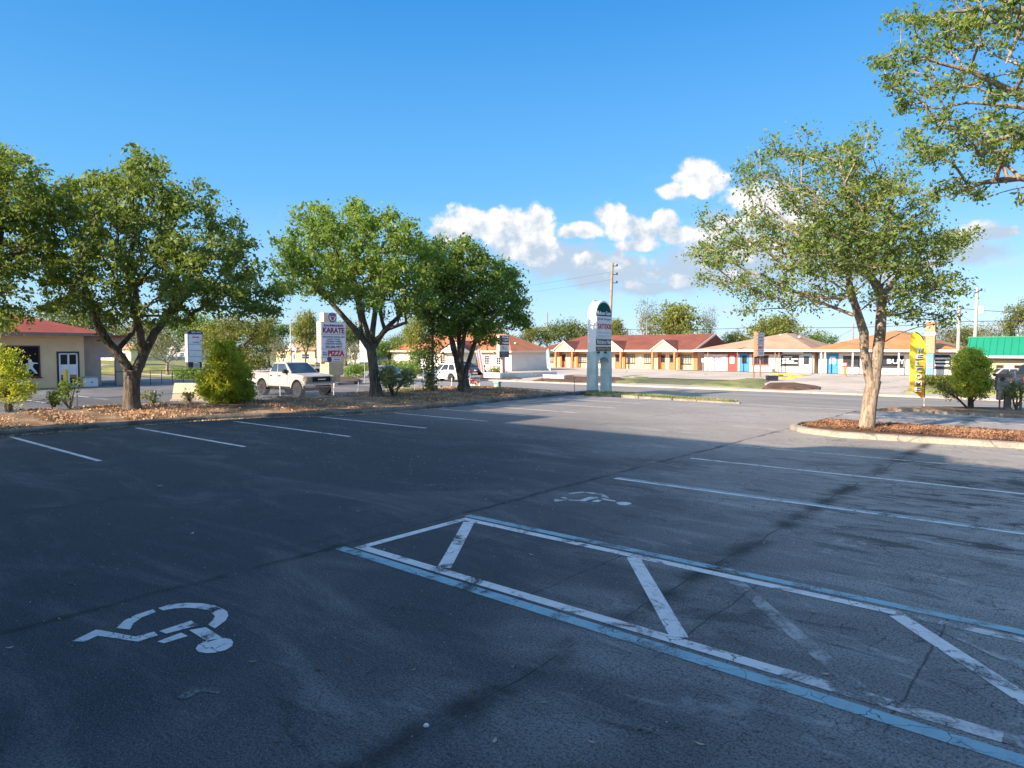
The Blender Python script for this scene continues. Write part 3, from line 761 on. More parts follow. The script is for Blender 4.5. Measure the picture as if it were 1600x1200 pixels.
pxtree('shade_tree', 'slender-trunked tree with a green fan crown between pickup and vine-clad pole', 'tree', ST, (588, 622), .2,
    [[(588,622,26),(586,600,17),(583,570,15),(580,545,15)],
     [(581,550,11),(566,525,10,-.2),(545,500,8,-.4),(520,470,7,-.5),(490,430,5,-.6),(470,400,4)],
     [(580,548,10),(583,515,9),(588,480,8),(592,430,6),(600,380,4)], [(582,545,9),(600,515,8,.3),(625,490,6,.5),(655,450,5,.6)],
     [(566,530,6),(560,500,6,.5),(550,450,5,.7),(540,400,4)], [(583,535,7),(610,515,6,-.6),(640,505,5,-.9)],
     [(581,540,7),(575,500,6,-.8),(568,450,5,-1)]],
    [(500,360,40,32),(480,345,24,22),(545,345,46,32),(570,338,36,22),(600,350,40,28),(640,375,38,28),(470,390,42,30),(540,390,60,40),(610,400,60,42),(452,420,28,24),(500,430,55,34),(570,440,60,34),
     (630,440,52,36),(465,448,34,16),(545,465,46,16),(610,480,46,24),(655,470,36,26),(505,330,22,14),(565,322,18,10),(440,445,18,14),(668,410,30,30)],
    640, 60, .150, LF2, BARK, 21, .20, 3.8, droop=.5)
pxtree('shade_tree', 'multi-stemmed dark green tree beside the small pizza yard sign', 'tree', ST, (727, 613), .2,
    [[(726,613,24),(724,602,20),(723,595,20)], [(720,597,9),(714,565,8,-.2),(709,535,7,-.3),(695,500,5,-.6),(682,470,4)],
     [(722,597,9),(718,560,8,.3),(716,530,7,.5),(718,480,5,.6)], [(725,597,9),(729,575,8,.2),(740,540,7,.3),(752,505,6,.5),(770,460,4)],
     [(722,600,8),(722,560,7,-.5),(726,530,6,-.6),(735,480,5,-.8)], [(716,570,6),(704,545,5,.8),(700,520,4,1)], [(738,545,6),(748,520,5,-.5),(775,495,4,-.8)]],
    [(690,395,30,22),(730,398,34,20),(760,410,34,20),(720,430,50,30),(770,440,42,26),(800,455,28,18),(690,440,40,32),(720,470,50,28),(770,475,44,26),(810,480,22,18),(670,430,28,26),(690,490,38,24),
     (740,505,36,20),(785,500,26,20),(750,525,22,14),(700,515,24,16),(815,500,14,14),(668,395,24,20),(725,380,18,10),(800,430,18,12),(660,480,20,18),(770,530,14,12)],
    560, 64, .165, LF3, BARK, 31, .22, 2.7, droop=.5)
pxtree('island_tree', 'open-crowned young oak with a pale forked trunk in the kerbed mulch island', 'tree', ST, (1356, 669), .13,
    [[(1356,670,25),(1358,650,20),(1361,620,19),(1366,595,19)],
     [(1362,602,13),(1356,580,13),(1350,550,11),(1343,520,12,-.2),(1330,490,10,-.3),(1312,455,9,-.5),(1308,425,7,-.5)],
     [(1366,598,15),(1370,560,15),(1374,520,14),(1375,480,13),(1374,465,12)],
     [(1374,468,11),(1362,450,11,-.3),(1340,432,9,-.5),(1315,415,7,-.6),(1270,395,5,-.7)], [(1375,470,10),(1390,452,9,.3),(1410,430,7,.4),(1440,410,5,.5)],
     [(1374,465,8),(1372,430,7,.6),(1360,380,5,.9),(1350,320,3)], [(1308,430,6),(1285,400,5),(1240,360,4),(1190,320,3)], [(1330,492,5),(1290,470,4,.5),(1230,440,3,.9)],
     [(1308,425,5),(1318,360,4),(1330,300,3)]],
    [(1110,345,30,24),(1140,385,44,32),(1100,400,26,24),(1110,440,26,20),(1160,440,40,26),(1180,350,42,30),(1170,280,34,28),(1190,240,26,22),(1225,300,40,28),(1240,235,30,24),(1270,260,36,28),(1320,245,34,22),(1335,215,26,14),
     (1280,320,56,34),(1340,290,48,30),(1390,280,44,30),(1230,380,50,30),(1300,370,60,34),(1370,350,52,36),(1430,330,42,34),(1240,430,50,24),(1200,460,40,18),(1450,390,44,28),(1390,400,60,30),(1320,420,60,22),
     (1480,380,36,24),(1500,370,22,14),(1430,440,50,26),(1470,450,38,30),(1390,470,40,22),(1420,490,34,18),(1290,455,40,18),(1170,480,26,10),(1480,490,22,22),(1250,480,30,12),(1310,235,22,18),(1300,350,60,34),(1380,370,60,34),(1250,390,50,30),(1330,400,60,26),(1420,410,50,28),(1360,300,50,30)],
    1150, 40, .092, LFR, BARKL, 41, .16, 2.8, tip=.0075, droop=.3)
pxtree('overhanging_tree', 'tree leaning in from the top right corner, twiggy boughs with tufts of green leaves', 'tree', ST, (1900, 760), 0,
    [[(1900,760,60),(1890,500,46),(1850,250,40),(1820,120,34)], [(1840,200,26),(1740,190,20,-.3),(1660,180,16,-.3),(1600,170,13,-.2),(1550,135,9),(1500,110,7),(1450,98,4)],
     [(1860,300,24),(1760,290,18),(1680,285,15,.3),(1600,272,11,.3),(1540,280,7,.3),(1490,300,4)], [(1830,120,20),(1740,60,17),(1660,30,13,.2),(1590,10,10,.2),(1520,15,6),(1450,20,4)],
     [(1600,170,8),(1560,165,6),(1500,160,4),(1450,170,3)], [(1660,182,10),(1600,215,8,-.4),(1550,220,6,-.4),(1500,230,4)], [(1640,285,8),(1600,300,6),(1585,320,3)], [(1590,12,7),(1570,60,6),(1555,100,4)]],
    [(1395,95,30,20),(1385,120,18,12),(1410,60,20,12),(1450,80,34,22),(1400,150,26,14),(1450,130,36,20),(1420,30,30,18),(1480,40,46,24),(1540,60,44,26),(1500,120,34,20),(1550,160,40,26),(1460,195,34,20),(1500,210,38,24),
     (1550,240,42,24),(1460,245,30,16),(1590,200,34,30),(1500,20,60,20),(1580,20,44,22),(1590,110,30,30),(1440,290,26,12),(1490,280,28,14),(1400,165,14,8),(1585,300,16,22),(1570,318,8,10),(1372,95,22,16),(1378,140,18,10),(1430,240,34,18),(1410,215,22,14),(1480,300,26,12),(1530,300,24,14),(1545,210,30,24),(1380,30,24,14),(1640,120,60,60),(1660,230,60,40),(1650,20,60,30),
     (1740,100,80,70),(1800,240,70,60),(1720,-40,120,60),(1500,-30,100,30)],
    700, 50, .082, LFR, BARKL, 51, .115, 2.6, Y=14.5, tip=.0068, droop=.4, step=.25)
# tall sparse shrub-trees in the strip
pxtree('leafy_shrub', 'bright yellow-green shrub at the left edge in front of the tan shop window', 'shrub', 'shrubs in the mulch strip', (12, 640), .15,
    [[(12,640,12),(10,625,9),(10,600,7)], [(10,620,6),(0,590,5),(-10,560,4)], [(12,610,5),(25,585,4),(35,560,3)]],
    [(10,560,26,22),(-20,570,30,30),(30,590,22,26),(0,600,36,26),(-10,545,24,18),(36,612,16,14),(15,618,30,14),(-30,610,30,24)],
    190, 60, .085, LFY, BARK, 61, .14, .9)
pxtree('leafy_shrub', 'bushy yellow-green shrub rounded down to the mulch, left of the pickup truck', 'shrub', 'shrubs in the mulch strip', (352, 632), .16,
    [[(352,632,10),(350,620,7),(350,600,5)], [(350,620,5),(335,600,4),(325,585,3)], [(351,615,5),(370,598,4),(380,585,3)]],
    [(330,612,24,16),(372,612,24,16),(352,596,38,18),(340,582,26,14),(370,582,22,14),(322,596,14,14),(384,600,12,16),(350,618,30,12),(352,572,24,12),(345,556,20,14),(368,560,16,12),(350,540,16,10),(318,608,10,12),(392,615,8,9)],
    400, 70, .095, LFY, BARK, 62, .13, 1.1)
pxtree('small_tree', 'small olive-green tree rising behind the bushy shrub left of the pickup truck', 'tree', 'shrubs in the mulch strip', (375, 628), -.4,
    [[(375,628,10),(372,590,8),(366,560,7),(362,530,6)], [(366,562,5),(385,535,4),(400,520,3)], [(366,565,5),(345,540,4),(335,525,3)]],
    [(350,525,26,20),(385,512,30,18),(410,520,20,16),(370,545,36,22),(335,548,22,18),(405,545,22,20),(360,500,20,12),(390,568,28,16),(345,572,24,14),(420,505,14,10)],
    300, 52, .11, LFO, BARK, 63, .17, 1.6)
def plant(px, py, z0, h, w, label, seed, lm=LFS, n=26, k=14, ls=.09, name='young_shrub', cat='shrub', group='shrubs in the mulch strip'):
    rg = random.Random(seed); Y = YD(*G(px, py, z0)); u = FPX / Y
    st = []; bl = []
    for i in range(4):
        a = rg.uniform(-1, 1); x = px + a * w * .5; y = py - h * rg.uniform(.5, .95)
        st.append([(px, py, 3.2), (px + a * w * .2, py - h * .35, 2.2, rg.uniform(-.2, .2)), (x, y, 1.2, rg.uniform(-.3, .3))]); bl.append((x, y, w * .22, h * .16)); bl.append((px + a * w * .4, y + h * .22, w * .2, h * .14))
    return pxtree(name, label, cat, group, (px, py), z0, st, bl, n, k, ls, lm, BARK, seed, .09, w / FPX * Y * .45, tip=.005)
plant(108, 640, .12, 46, 44, 'two-part leafy green plant at the white fence post, left of the big oak', 71, LF2, 60, 16)
plant(82, 638, .12, 26, 26, 'low leafy green plant between the yellow-green shrub and the fence post', 76, LF2, 26, 14)
plant(238, 637, .16, 26, 40, 'straggly small shrub in the mulch just right of the big oak trunk', 72, LFS, 34, 12)
plant(296, 634, .16, 24, 26, 'thin small shrub in front of the beige utility cover', 73, LFS, 24, 12)
plant(614, 622, .18, 50, 66, 'pale-leaved straggly shrub at the foot of the elm-like tree', 74, LFS, 190, 20, .11)
plant(1512, 636, .13, 36, 86, 'sprawling low growth at the foot of the round clipped shrub', 77, LFO, 110, 18, .07)
plant(1590, 640, .13, 50, 50, 'scrubby plant right of the grey utility pedestal', 78, LFO, 70, 16, .07)
pxtree('round_shrub', 'dense round-topped bright green shrub left of the grey utility pedestal', 'shrub', 'shrubs by the road', (1519, 636), .13,
    [[(1519,636,8),(1518,615,6),(1517,590,5)], [(1518,612,4),(1500,585,3)], [(1518,612,4),(1536,590,3)]],
    [(1516,562,27,16),(1505,575,22,16),(1530,574,20,16),(1516,590,26,18),(1535,598,16,14),(1502,598,14,12),(1518,610,22,12),(1516,552,18,8)],
    520, 80, .065, LFY, BARK, 64, .10, .95)

# pole wrapped in vines
def vine_pole():
    u, v = G(676, 617, .1); Y = YD(u, v); t = TH('vine_covered_pole', 'dark thin pole wrapped in hanging vines between two shade trees', 'pole', u, v, 0, 40)
    zt = ZP(478, Y); MB().cyl((0, 0, -.3), (0, 0, zt), .06, .05, 8).build('pole', WOODP, t, smooth=True)
    rg = np.random.default_rng(5); P = []
    for i in range(2600):
        z = rg.uniform(.35, zt * 1.0); w = .20 + .16 * math.sin(z * 2.1) ** 2 + (.22 if 1.2 < z < 3.2 else 0)
        P.append((rg.normal() * w * .6 + (-.22 if z < 3 else 0) * .6, rg.normal() * w * .6, z))
    leaves('vine', np.array(P), .12, LFG, t, rg, .8)
    leaves('vine', np.array(P)[:1100] * np.array([1.1, 1.1, 1]), .12, LF3, t, rg, .8)
vine_pole()

# background trees: four kinds, copied
def bgtree(seed, h, w, lm, n=150, k=42, ls=.34, bare=False, trunkh=.3):
    rng = np.random.default_rng(seed); nb = 12
    rt = bpy.data.objects.new('background_tree', None); COL.objects.link(rt)
    att = []
    cs = [(rng.uniform(-.75, .75) * w / 2, rng.uniform(-.6, .6) * w / 2, h * rng.uniform(trunkh + .15, .86), rng.uniform(.17, .30) * w) for _ in range(nb)]
    cs.append((0, 0, h * .85, w * .22))
    for i in range(n):
        c = cs[i % len(cs)]; q = rng.normal(size=3); q /= np.linalg.norm(q); q *= rng.uniform(.4, 1)
        att.append((c[0] + q[0]*c[3], c[1] + q[1]*c[3], min(h, c[2] + q[2]*c[3]*.75)))
    tr = [([(0,0,-.3),(0.1,0,h*.15),(.0,.1,h*trunkh)], [w*.035, w*.026, w*.022]), ([(0,.1,h*trunkh*.8),(w*.12,0,h*.5),(w*.2,0,h*.68)], [w*.018, w*.012, w*.007]), ([(0,.1,h*trunkh*.9),(-w*.12,.2,h*.5),(-w*.2,0,h*.7)], [w*.016, w*.012, w*.007])]
    A, par, rad, ns, ends = grow(tr, np.array(att), .9, .3, rng)
    wood('trunk', A, par, rad, ns, BARK if not bare else BARKL, rt, .02, .45, 4)
    P = np.repeat(A[ends], k, 0); P = P + rng.normal(size=P.shape) * np.array([.55, .55, .38]) * (w / 9)
    leaves('crown', P, ls, lm, rt, rng, .2)
    return rt
BG = [bgtree(1, 9, 10, LFB), bgtree(2, 8, 9, LFB2), bgtree(3, 10, 9, LFO, 170, 30), bgtree(4, 9, 9, LFG, 150, 16, .26, True), bgtree(5, 7, 9, LF3, 150, 46)]
used = set()
def bg(kind, px, top, d, w_px, label, group='background trees'):
    """tree whose crown top shows at row top, standing d metres away and w_px wide"""
    src = BG[kind]; H0 = [9, 8, 10, 9, 7][kind]; W0 = [10, 9, 9, 9, 9][kind]
    o = copy_tree(src) if kind in used else src; used.add(kind)
    X = XP(px, d); u, v = UV(X, d); z0 = hv(v) - .1; zt = ZP(top, d)
    o.location = (X, d, z0); s = (w_px / FPX * d) / W0 * .92; o.scale = (s, s, (zt - z0) / (H0 * .97)); o.rotation_euler = (0, 0, (px * 7.3) % 6.28)
    o['label'] = label; o['category'] = 'tree'; o['group'] = group
    return o
bg(0, 130, 470, 95, 130, 'green tree behind the tan shop, seen under the left oak boughs')
bg(2, 225, 500, 88, 100, 'tree behind the white fence, seen through the big oak fork')
bg(3, 262, 520, 80, 90, 'brownish spreading tree between white fence and numbered sign')
bg(4, 300, 488, 110, 90, 'dark tree directly above the numbered shop sign')
bg(1, 335, 505, 100, 80, 'yellowish tree right of the numbered shop sign')
bg(4, 420, 500, 105, 80, 'dark tree above the pickup truck bed')
bg(3, 440, 528, 78, 60, 'pale bare-limbed tree behind the pickup truck cab')
bg(1, 478, 488, 92, 62, 'yellow-green tree just left of the karate sign')
bg(0, 540, 500, 110, 90, 'green tree behind the karate sign')
bg(3, 552, 535, 75, 50, 'bare grey-brown tree right of the karate sign')
bg(4, 608, 530, 100, 86, 'dark tree mass beyond the grey sedan')
bg(0, 632, 520, 112, 60, 'rounded green tree beyond the dark hedge')
bg(1, 655, 490, 84, 60, 'yellow-green tree with a leaning limb behind the vine-covered pole')
bg(0, 700, 500, 105, 80, 'green tree behind the left end of the white building')
bg(4, 760, 498, 112, 80, 'dark green tree above the white building roof')
bg(2, 838, 508, 116, 70, 'brown-green tree between white building and tall sign')
bg(0, 884, 498, 118, 90, 'green tree immediately left of the tall sign')
bg(1, 958, 500, 122, 60, 'green tree just right of the tall sign')
bg(3, 1010, 472, 118, 66, 'thin bare-branched tree above the red-roofed building')
bg(1, 1060, 476, 116, 110, 'broad yellow-green tree above the right part of the red roof')
bg(3, 1106, 485, 119, 40, 'bare grey tree at the right end of the red roof')
bg(1, 1210, 494, 118, 120, 'broad round tree above the tan-roofed building')
bg(0, 1150, 516, 122, 60, 'low green tree between red roof and tan roof')
bg(4, 1272, 520, 124, 60, 'dark low tree above the right end of the tan roof')
bg(3, 1475, 505, 110, 80, 'brownish bare tree right of the brick pillar')
bg(2, 1510, 510, 112, 80, 'olive tree between the two right-hand utility poles')
bg(3, 1560, 505, 100, 90, 'bare pinkish tree above the green metal roof')
bg(2, 1600, 470, 95, 70, 'tall olive tree at the right edge above the green metal roof')
bg(0, 40, 500, 100, 120, 'green tree behind the red shingle roof at the left edge')
def hedge(px, py, w, h, label, lm, seed, Y=None, name='hedge', n=50):
    u, v, z = GT(px, py); Y = YD(u, v); t = TH(name, label, 'hedge' if name == 'hedge' else 'shrub', u, v, z, 40, 'hedges and shrubs across the road')
    rng = np.random.default_rng(seed); W_ = w / FPX * Y; H_ = h / FPX * Y
    c = np.stack([rng.uniform(-.5, .5, n) * W_, rng.uniform(-.5, .5, n) * min(W_ * .5, 2.5), rng.uniform(.2, .85, n) * H_ ], 1)
    P = np.repeat(c, 44, 0) + rng.normal(size=(n * 44, 3)) * np.array([.38, .38, .22]); P[:, 2] = np.clip(P[:, 2], .03, H_ * 1.05)
    b = MB()
    for q in c[::12]: MB().tube([(q[0]*.7, q[1]*.7, -.1), tuple(q)], [.035, .012], 5).build('stem', BARK, t)
    leaves('foliage', P, .2, lm, t, rng); return t
hedge(302, 592, 56, 16, 'clipped dark hedge under the numbered shop sign', LF3, 1)
hedge(640, 588, 50, 22, 'green shrub row behind the grey sedan', LF2, 2)
hedge(612, 580, 50, 18, 'yellowish hedge under the dark trees beyond the road', LFO, 3)
hedge(655, 583, 34, 40, 'tall dark bush beside the grey street sign', LF3, 4, n=70)
hedge(560, 590, 34, 22, 'bright shrub between karate sign and elm-like tree', LF2, 5)
hedge(740, 582, 26, 14, 'small yellow-green shrub at the white wall', LFO, 6, name='shrub', n=24)
hedge(705, 580, 20, 12, 'small golden shrub below the white building window', LFB2, 7, name='shrub', n=20)
hedge(1465, 604, 40, 16, 'ragged brown-green shrub behind the yellow feather banner', LFO, 8, name='shrub', n=40)
hedge(775, 583, 16, 10, 'tiny shrub beside the dark medical sign post', LFO, 9, name='shrub', n=14)

# ------------------------------------------------------------------ buildings
def VP(px, u):
    k = (px - 800) / FPX
    return -u * (C40 + k * S40) / (S40 - k * C40)
def FZ(py, u, v): return ZP(py, YD(u, v))
def window(par, x0, x1, z0, z1, y, fm, gm, nx=2, nz=3, axis='y', side=-1, fw=.07, label=None, arch=False):
    """frame + pane on a wall at y (axis y, facing side) or on a wall x=const (axis 'x')"""
    def bx(m, a0, a1, d0, d1, c0, c1):
        if axis == 'y': m.box(a0, a1, y + side * d0, y + side * d1, c0, c1)
        else: m.box(y + side * d0, y + side * d1, a0, a1, c0, c1)
    f = MB(); D = .05
    bx(f, x0, x1, .0, D, z0, z0 + fw); bx(f, x0, x1, .0, D, z1 - fw, z1); bx(f, x0, x0 + fw, 0, D, z0 + fw, z1 - fw); bx(f, x1 - fw, x1, 0, D, z0 + fw, z1 - fw)
    for i in range(1, nx): c = x0 + (x1-x0)*i/nx; bx(f, c - fw*.3, c + fw*.3, 0.012, D*.8, z0 + fw, z1 - fw)
    for i in range(1, nz): c = z0 + (z1-z0)*i/nz; bx(f, x0 + fw, x1 - fw, 0.012, D*.7, c - fw*.25, c + fw*.25)
    o = f.build('window', fm, par, label=label)
    g = MB(); bx(g, x0 + fw*.9, x1 - fw*.9, -.02, .01, z0 + fw*.9, z1 - fw*.9); g.build('pane', gm, o)
    s = MB(); bx(s, x0 - .08, x1 + .08, 0, .10, z0 - .08, z0); s.build('sill', fm, o)
    return o
def door(par, x0, x1, z1, y, m, gm, axis='y', side=-1, glass=(.45, .9), label=None, fm=None):
    def bx(q, a0, a1, d0, d1, c0, c1):
        if axis == 'y': q.box(a0, a1, y + side*d0, y + side*d1, c0, c1)
        else: q.box(y + side*d0, y + side*d1, a0, a1, c0, c1)
    d = MB(); bx(d, x0, x1, 0, .05, .02, z1); o = d.build('door', m, par, label=label)
    w = x1 - x0
    if glass: g = MB(); bx(g, x0 + w*.2, x1 - w*.2, .03, .062, z1*glass[0], z1*glass[1]); g.build('pane', gm, o)
    f = MB(); bx(f, x0 - .09, x0, 0, .08, 0, z1 + .09); bx(f, x1, x1 + .09, 0, .08, 0, z1 + .09); bx(f, x0, x1, 0, .08, z1, z1 + .09); f.build('frame', fm or WHT, o)
    h = MB(); bx(h, x1 - w*.14, x1 - w*.08, .05, .12, z1*.44, z1*.50); h.build('handle', DARK, o); return o
def roof_mesh(x0, x1, y0, y1, ze, r0, r1, zr, th=.16):
    """hip or gable roof from eave rectangle to the ridge r0-r1 (xy pairs)"""
    b = MB(); e = [(x0,y0,ze),(x1,y0,ze),(x1,y1,ze),(x0,y1,ze)]; a = (*r0, zr); c = (*r1, zr)
    b.add(e + [a, c], [(0,1,5,4), (1,2,5), (2,3,4,5), (3,0,4)]); b.add(e, [(3,2,1,0)]); return b
def shingles(name, a, b_):
    m, b, out = mat_new(name); co_ = objco()
    n = noise(co_, .6, 5, .6); f = noise(scaled(co_, (3, 3, 9)), 3, 3, .7)
    s = N.new('ShaderNodeSeparateXYZ'); Lk.new(co_, s.inputs[0])
    row = mth('FRACT', mth('MULTIPLY', s.outputs[2], 9.0))
    c = cmix(ramp01(n, .3, .7), a, b_); c = cmix(mth('MULTIPLY', ramp01(f, .4, .65), .35), c, tuple(x * .5 for x in a))
    c = cmix(mth('MULTIPLY', mth('SUBTRACT', 1, ramp01(row, 0, .16)), .35), c, tuple(x * .45 for x in a))
    Lk.new(c, b.inputs['Base Color']); b.inputs['Roughness'].default_value = .9; b.inputs['Specular IOR Level'].default_value = .2; bump(b, mth('ADD', row, f), .3, .02); return m
ROOF_RED = shingles('red_shingles', (.26, .065, .048), (.36, .095, .068)); ROOF_BR = shingles('redbrown_shingles', (.175, .062, .045), (.24, .088, .062))
ROOF_TAN = shingles('tan_shingles', (.36, .235, .16), (.46, .31, .21)); ROOF_OR = shingles('orange_shingles', (.36, .175, .08), (.45, .23, .11))
CREAM = M('cream_stucco', (.68, .50, .27), .85, .06, 1.2, fine=.08); ORANGE = M('orange_paint', (.42, .17, .06), .7, .1, 2)
PEACH = M('peach_stucco', (.66, .43, .33), .85, .06); WHSTUC = M('white_stucco', (.66, .62, .56), .85, .05, 1, fine=.06)
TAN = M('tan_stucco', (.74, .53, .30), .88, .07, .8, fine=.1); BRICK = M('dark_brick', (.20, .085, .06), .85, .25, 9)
YELLOWW = M('pale_yellow_stucco', (.70, .60, .34), .85, .05); REDD = M('red_paint', (.55, .04, .035), .5); BLUED = M('blue_paint_gloss', (.02, .22, .50), .5)
LBLUE = M('pale_blue_paint', (.42, .62, .68), .5); GREENM = M('green_metal', (.008, .20, .115), .4, .06, 1, spec=.5)
FASC = M('fascia', (.66, .56, .44), .6, .05)

def b_red():
    v0 = 84.0; uL, uR = UP(854, v0), UP(1089, v0); t = TH('shop_building', 'long cream shop row with red-brown roof and three front gables', 'building', uL, v0, -.25)
    L = uR - uL; x = lambda px, dv=0: UP(px, v0 + dv) * 1 - uL; H = 2.55; D = 9.5
    MB().box(0, L, 0, D, 0, H).build('wall', CREAM, t)
    zr = 4.75
    g = MB().prism([(0, H), (D, H), (D/2, zr - .15)], L - .14, L - .02, 'x'); g.build('gable_wall', PEACH, t)
    MB().box(L, L + .04, .02, D - .02, 0.01, H).build('end_wall', PEACH, t)
    MB().box(L - .5, L + .07, -.05, .0, 0, H).build('corner_board', ORANGE, t)
    rf = roof_mesh(-.9, L + .35, -1.7, D + .9, H, (3.8, D/2), (L + .35, D/2), zr).build('roof', ROOF_BR, t)
    MB().box(-.95, L + .4, -1.78, -1.68, H - .22, H + .03).build('fascia', FASC, t)
    r = MB(); r.add([(L+.36,-1.7,H-.2),(L+.36,-1.7,H+.05),(L+.36,D/2,zr+.06),(L+.36,D/2,zr-.2),(L+.42,-1.7,H-.2),(L+.42,-1.7,H+.05),(L+.42,D/2,zr+.06),(L+.42,D/2,zr-.2)],
       [(0,1,2,3),(7,6,5,4),(0,4,5,1),(1,5,6,2),(2,6,7,3),(3,7,4,0)]); r.build('bargeboard', FASC, t)
    for (a, m, c) in ((865, 881, 898), (938, 956, 974), (1016, 1037, 1058)):
        xa, xc = x(a, -1.8), x(c, -1.8); xm = (xa + xc) / 2; hh = 1.35
        gb = MB().prism([(xa + .15, H), (xc - .15, H), (xm, H + hh - .12)], -1.86, -1.74, 'y').build('gable', CREAM, t)
        k = MB(); yb = -1.7 + (hh) / (zr - H) * (D/2 + 1.7)
        k.add([(xa - .1, -2.0, H - .02), (xm, -2.0, H + hh), (xm, yb, H + hh), (xa - .1, -1.2, H)], [(0,1,2,3)]); k.add([(xc + .1, -2.0, H - .02), (xm, -2.0, H + hh), (xm, yb, H + hh), (xc + .1, -1.2, H)], [(3,2,1,0)])
        k.build('gable_roof', ROOF_BR, gb)
        tr = MB(); w = .13
        for (p, q) in ((xa, xm), (xc, xm)):
            tr.add([(p, -2.03, H - .14), (q, -2.03, H + hh - .16), (q, -2.03, H + hh + .03), (p, -2.03, H + .05), (p, -1.99, H - .14), (q, -1.99, H + hh - .16), (q, -1.99, H + hh + .03), (p, -1.99, H + .05)],
                   [(0,1,2,3),(7,6,5,4),(0,4,5,1),(3,2,6,7),(1,5,6,2),(0,3,7,4)])
        tr.build('trim', FASC, gb)
        for pp in (a + 2.5, c - 5):
            c0 = x(pp, -1.7); MB().box(c0 - .14, c0 + .14, -1.66, -1.38, 0, H).build('porch_post', ORANGE, t, bevel=.02)
    for pp in (876, 901, 975, 1030, 1061): c0 = x(pp, -.2); MB().box(c0 - .2, c0 + .2, -.25, 0, 0, H - .02).build('pilaster', ORANGE, t); MB().lathe([(.05, -.12), (.11, -.06), (.11, .08), (.03, .14)], (c0, -.38, 1.75), 'z', 8).build('wall_lamp', DARK, t)
    for pp in (881, 895, 965, 1036, 1050): c0 = x(pp); door(t, c0 - .45, c0 + .45, 2.05, 0, ORANGE, GLASS)
    for a, b_ in ((857, 865), (902, 916), (931, 938), (977, 992), (1007, 1020), (1063, 1080)): window(t, x(a), x(b_), .75, 1.95, 0, DARK, M('pale_glass', (.34, .34, .30), .3), 4, 4, fw=.06)
    MB().lathe([(.36, 0), (.36, .04)], (x(1000), -.03, 1.45), 'y', 20).build('round_plaque', WHT, t)
b_red()
def b_tan():
    v0 = 82.0; uL, uR = UP(1100, v0), UP(1272, v0); t = TH('shop_building', 'white shopfront with tan hip roof, one red door and blue doors', 'building', uL, v0, -.25)
    L = uR - uL; x = lambda px, dv=0: UP(px, v0 + dv) - uL; H = 2.6; D = 11
    MB().box(0, L, 0, D, 0, H).build('wall', WHSTUC, t)
    MB().box(.02, L - .02, -.03, -.001, H - .52, H - .03).build('frieze', BRICK, t)
    MB().box(-.4, L + .3, -1.3, -.04, H - .06, H - .02).build('soffit', BRICK, t)
    roof_mesh(-.7, L + .4, -1.5, D + .7, H, (L * .64, D * .42), (L * .66, D * .62), 4.65).build('roof', ROOF_TAN, t)
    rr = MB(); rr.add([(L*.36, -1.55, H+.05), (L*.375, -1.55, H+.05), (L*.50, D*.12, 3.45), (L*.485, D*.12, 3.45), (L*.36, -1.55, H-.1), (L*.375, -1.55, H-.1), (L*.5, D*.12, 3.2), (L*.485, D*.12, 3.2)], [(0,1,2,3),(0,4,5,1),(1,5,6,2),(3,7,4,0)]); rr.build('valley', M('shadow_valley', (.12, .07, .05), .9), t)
    MB().box(-.75, L + .45, -1.6, -1.5, H - .2, H + .04).build('fascia', M('cream_fascia', (.72, .64, .52), .6), t)
    for dx in (.55, .72): MB().lathe([(.14, 0), (.16, .16), (.05, .24)], (L * dx + .8, D * .35, 4.3 - abs(dx - .55) * 1.5), 'z', 10).build('roof_vent', METW, t)
    for pp in (1106, 1152, 1211, 1217, 1270): c0 = x(pp, -1.3); MB().box(c0 - .05, c0 + .05, -1.35, -1.25, 0, H - .06).build('porch_post', M('brown_post', (.22, .12, .085), .7), t)
    c0 = x(1144); door(t, c0 - .48, c0 + .48, 2.1, 0, REDD, METW, fm=REDD, label='red door')
    c0 = x(1163); door(t, c0 - .5, c0 + .5, 2.1, 0, BLUED, GLASS, fm=BLUED, label='blue door')
    c0 = x(1260); door(t, c0 - .5, c0 + .5, 2.1, 0, LBLUE, GLASS, fm=LBLUE, label='pale blue door')
    w = window(t, x(1110), x(1134), .85, 2.0, 0, METW, METW, 1, 1, label='window covered by a white sign')
    text('NOTARY', M('red_letter', (.5, .05, .05), .6), w, (x(1113), -.07, 1.55), (1, 0, 0), 1.3, .17); text('OFFICE', M('grey_letter', (.15, .15, .17), .6), w, (x(1113), -.07, 1.25), (1, 0, 0), 1.3, .14)
    window(t, x(1175), x(1201), .85, 1.95, 0, BRICK, GLASS, 3, 1)
    w = window(t, x(1220), x(1248), .8, 2.0, 0, DARK, GLASS, 1, 1, label='window with white signboards in it')
    for (a, b_, z) in ((.3, 1.3, 1.72), (.15, .95, 1.48), (1.2, 1.95, 1.48), (.2, 1.5, 1.22), (.15, 1.9, 1.02)): MB().box(x(1220) + a, x(1220) + b_, -.075, -.055, z, z + .13).build('signboard', METW, w)
    sg = MB().box(x(1223), x(1255), -.12, -.04, H - .45, H - .12).build('name_board', METW, t)
    pb = MB().lathe([(.16, 0), (.2, .3), (.17, .3)], (x(1208, -.8), -.8, 0), 'z', 12); o = TH('planter', 'small green planter by the post of the tan-roofed shop', 'planter', uL + x(1208, -.8), v0 - .8, -.25)
    MB().lathe([(.16, 0), (.22, .38), (.19, .38)], (0, 0, 0), 'z', 12).build('pot', M('green_pot', (.1, .25, .07), .6), o)
b_tan()
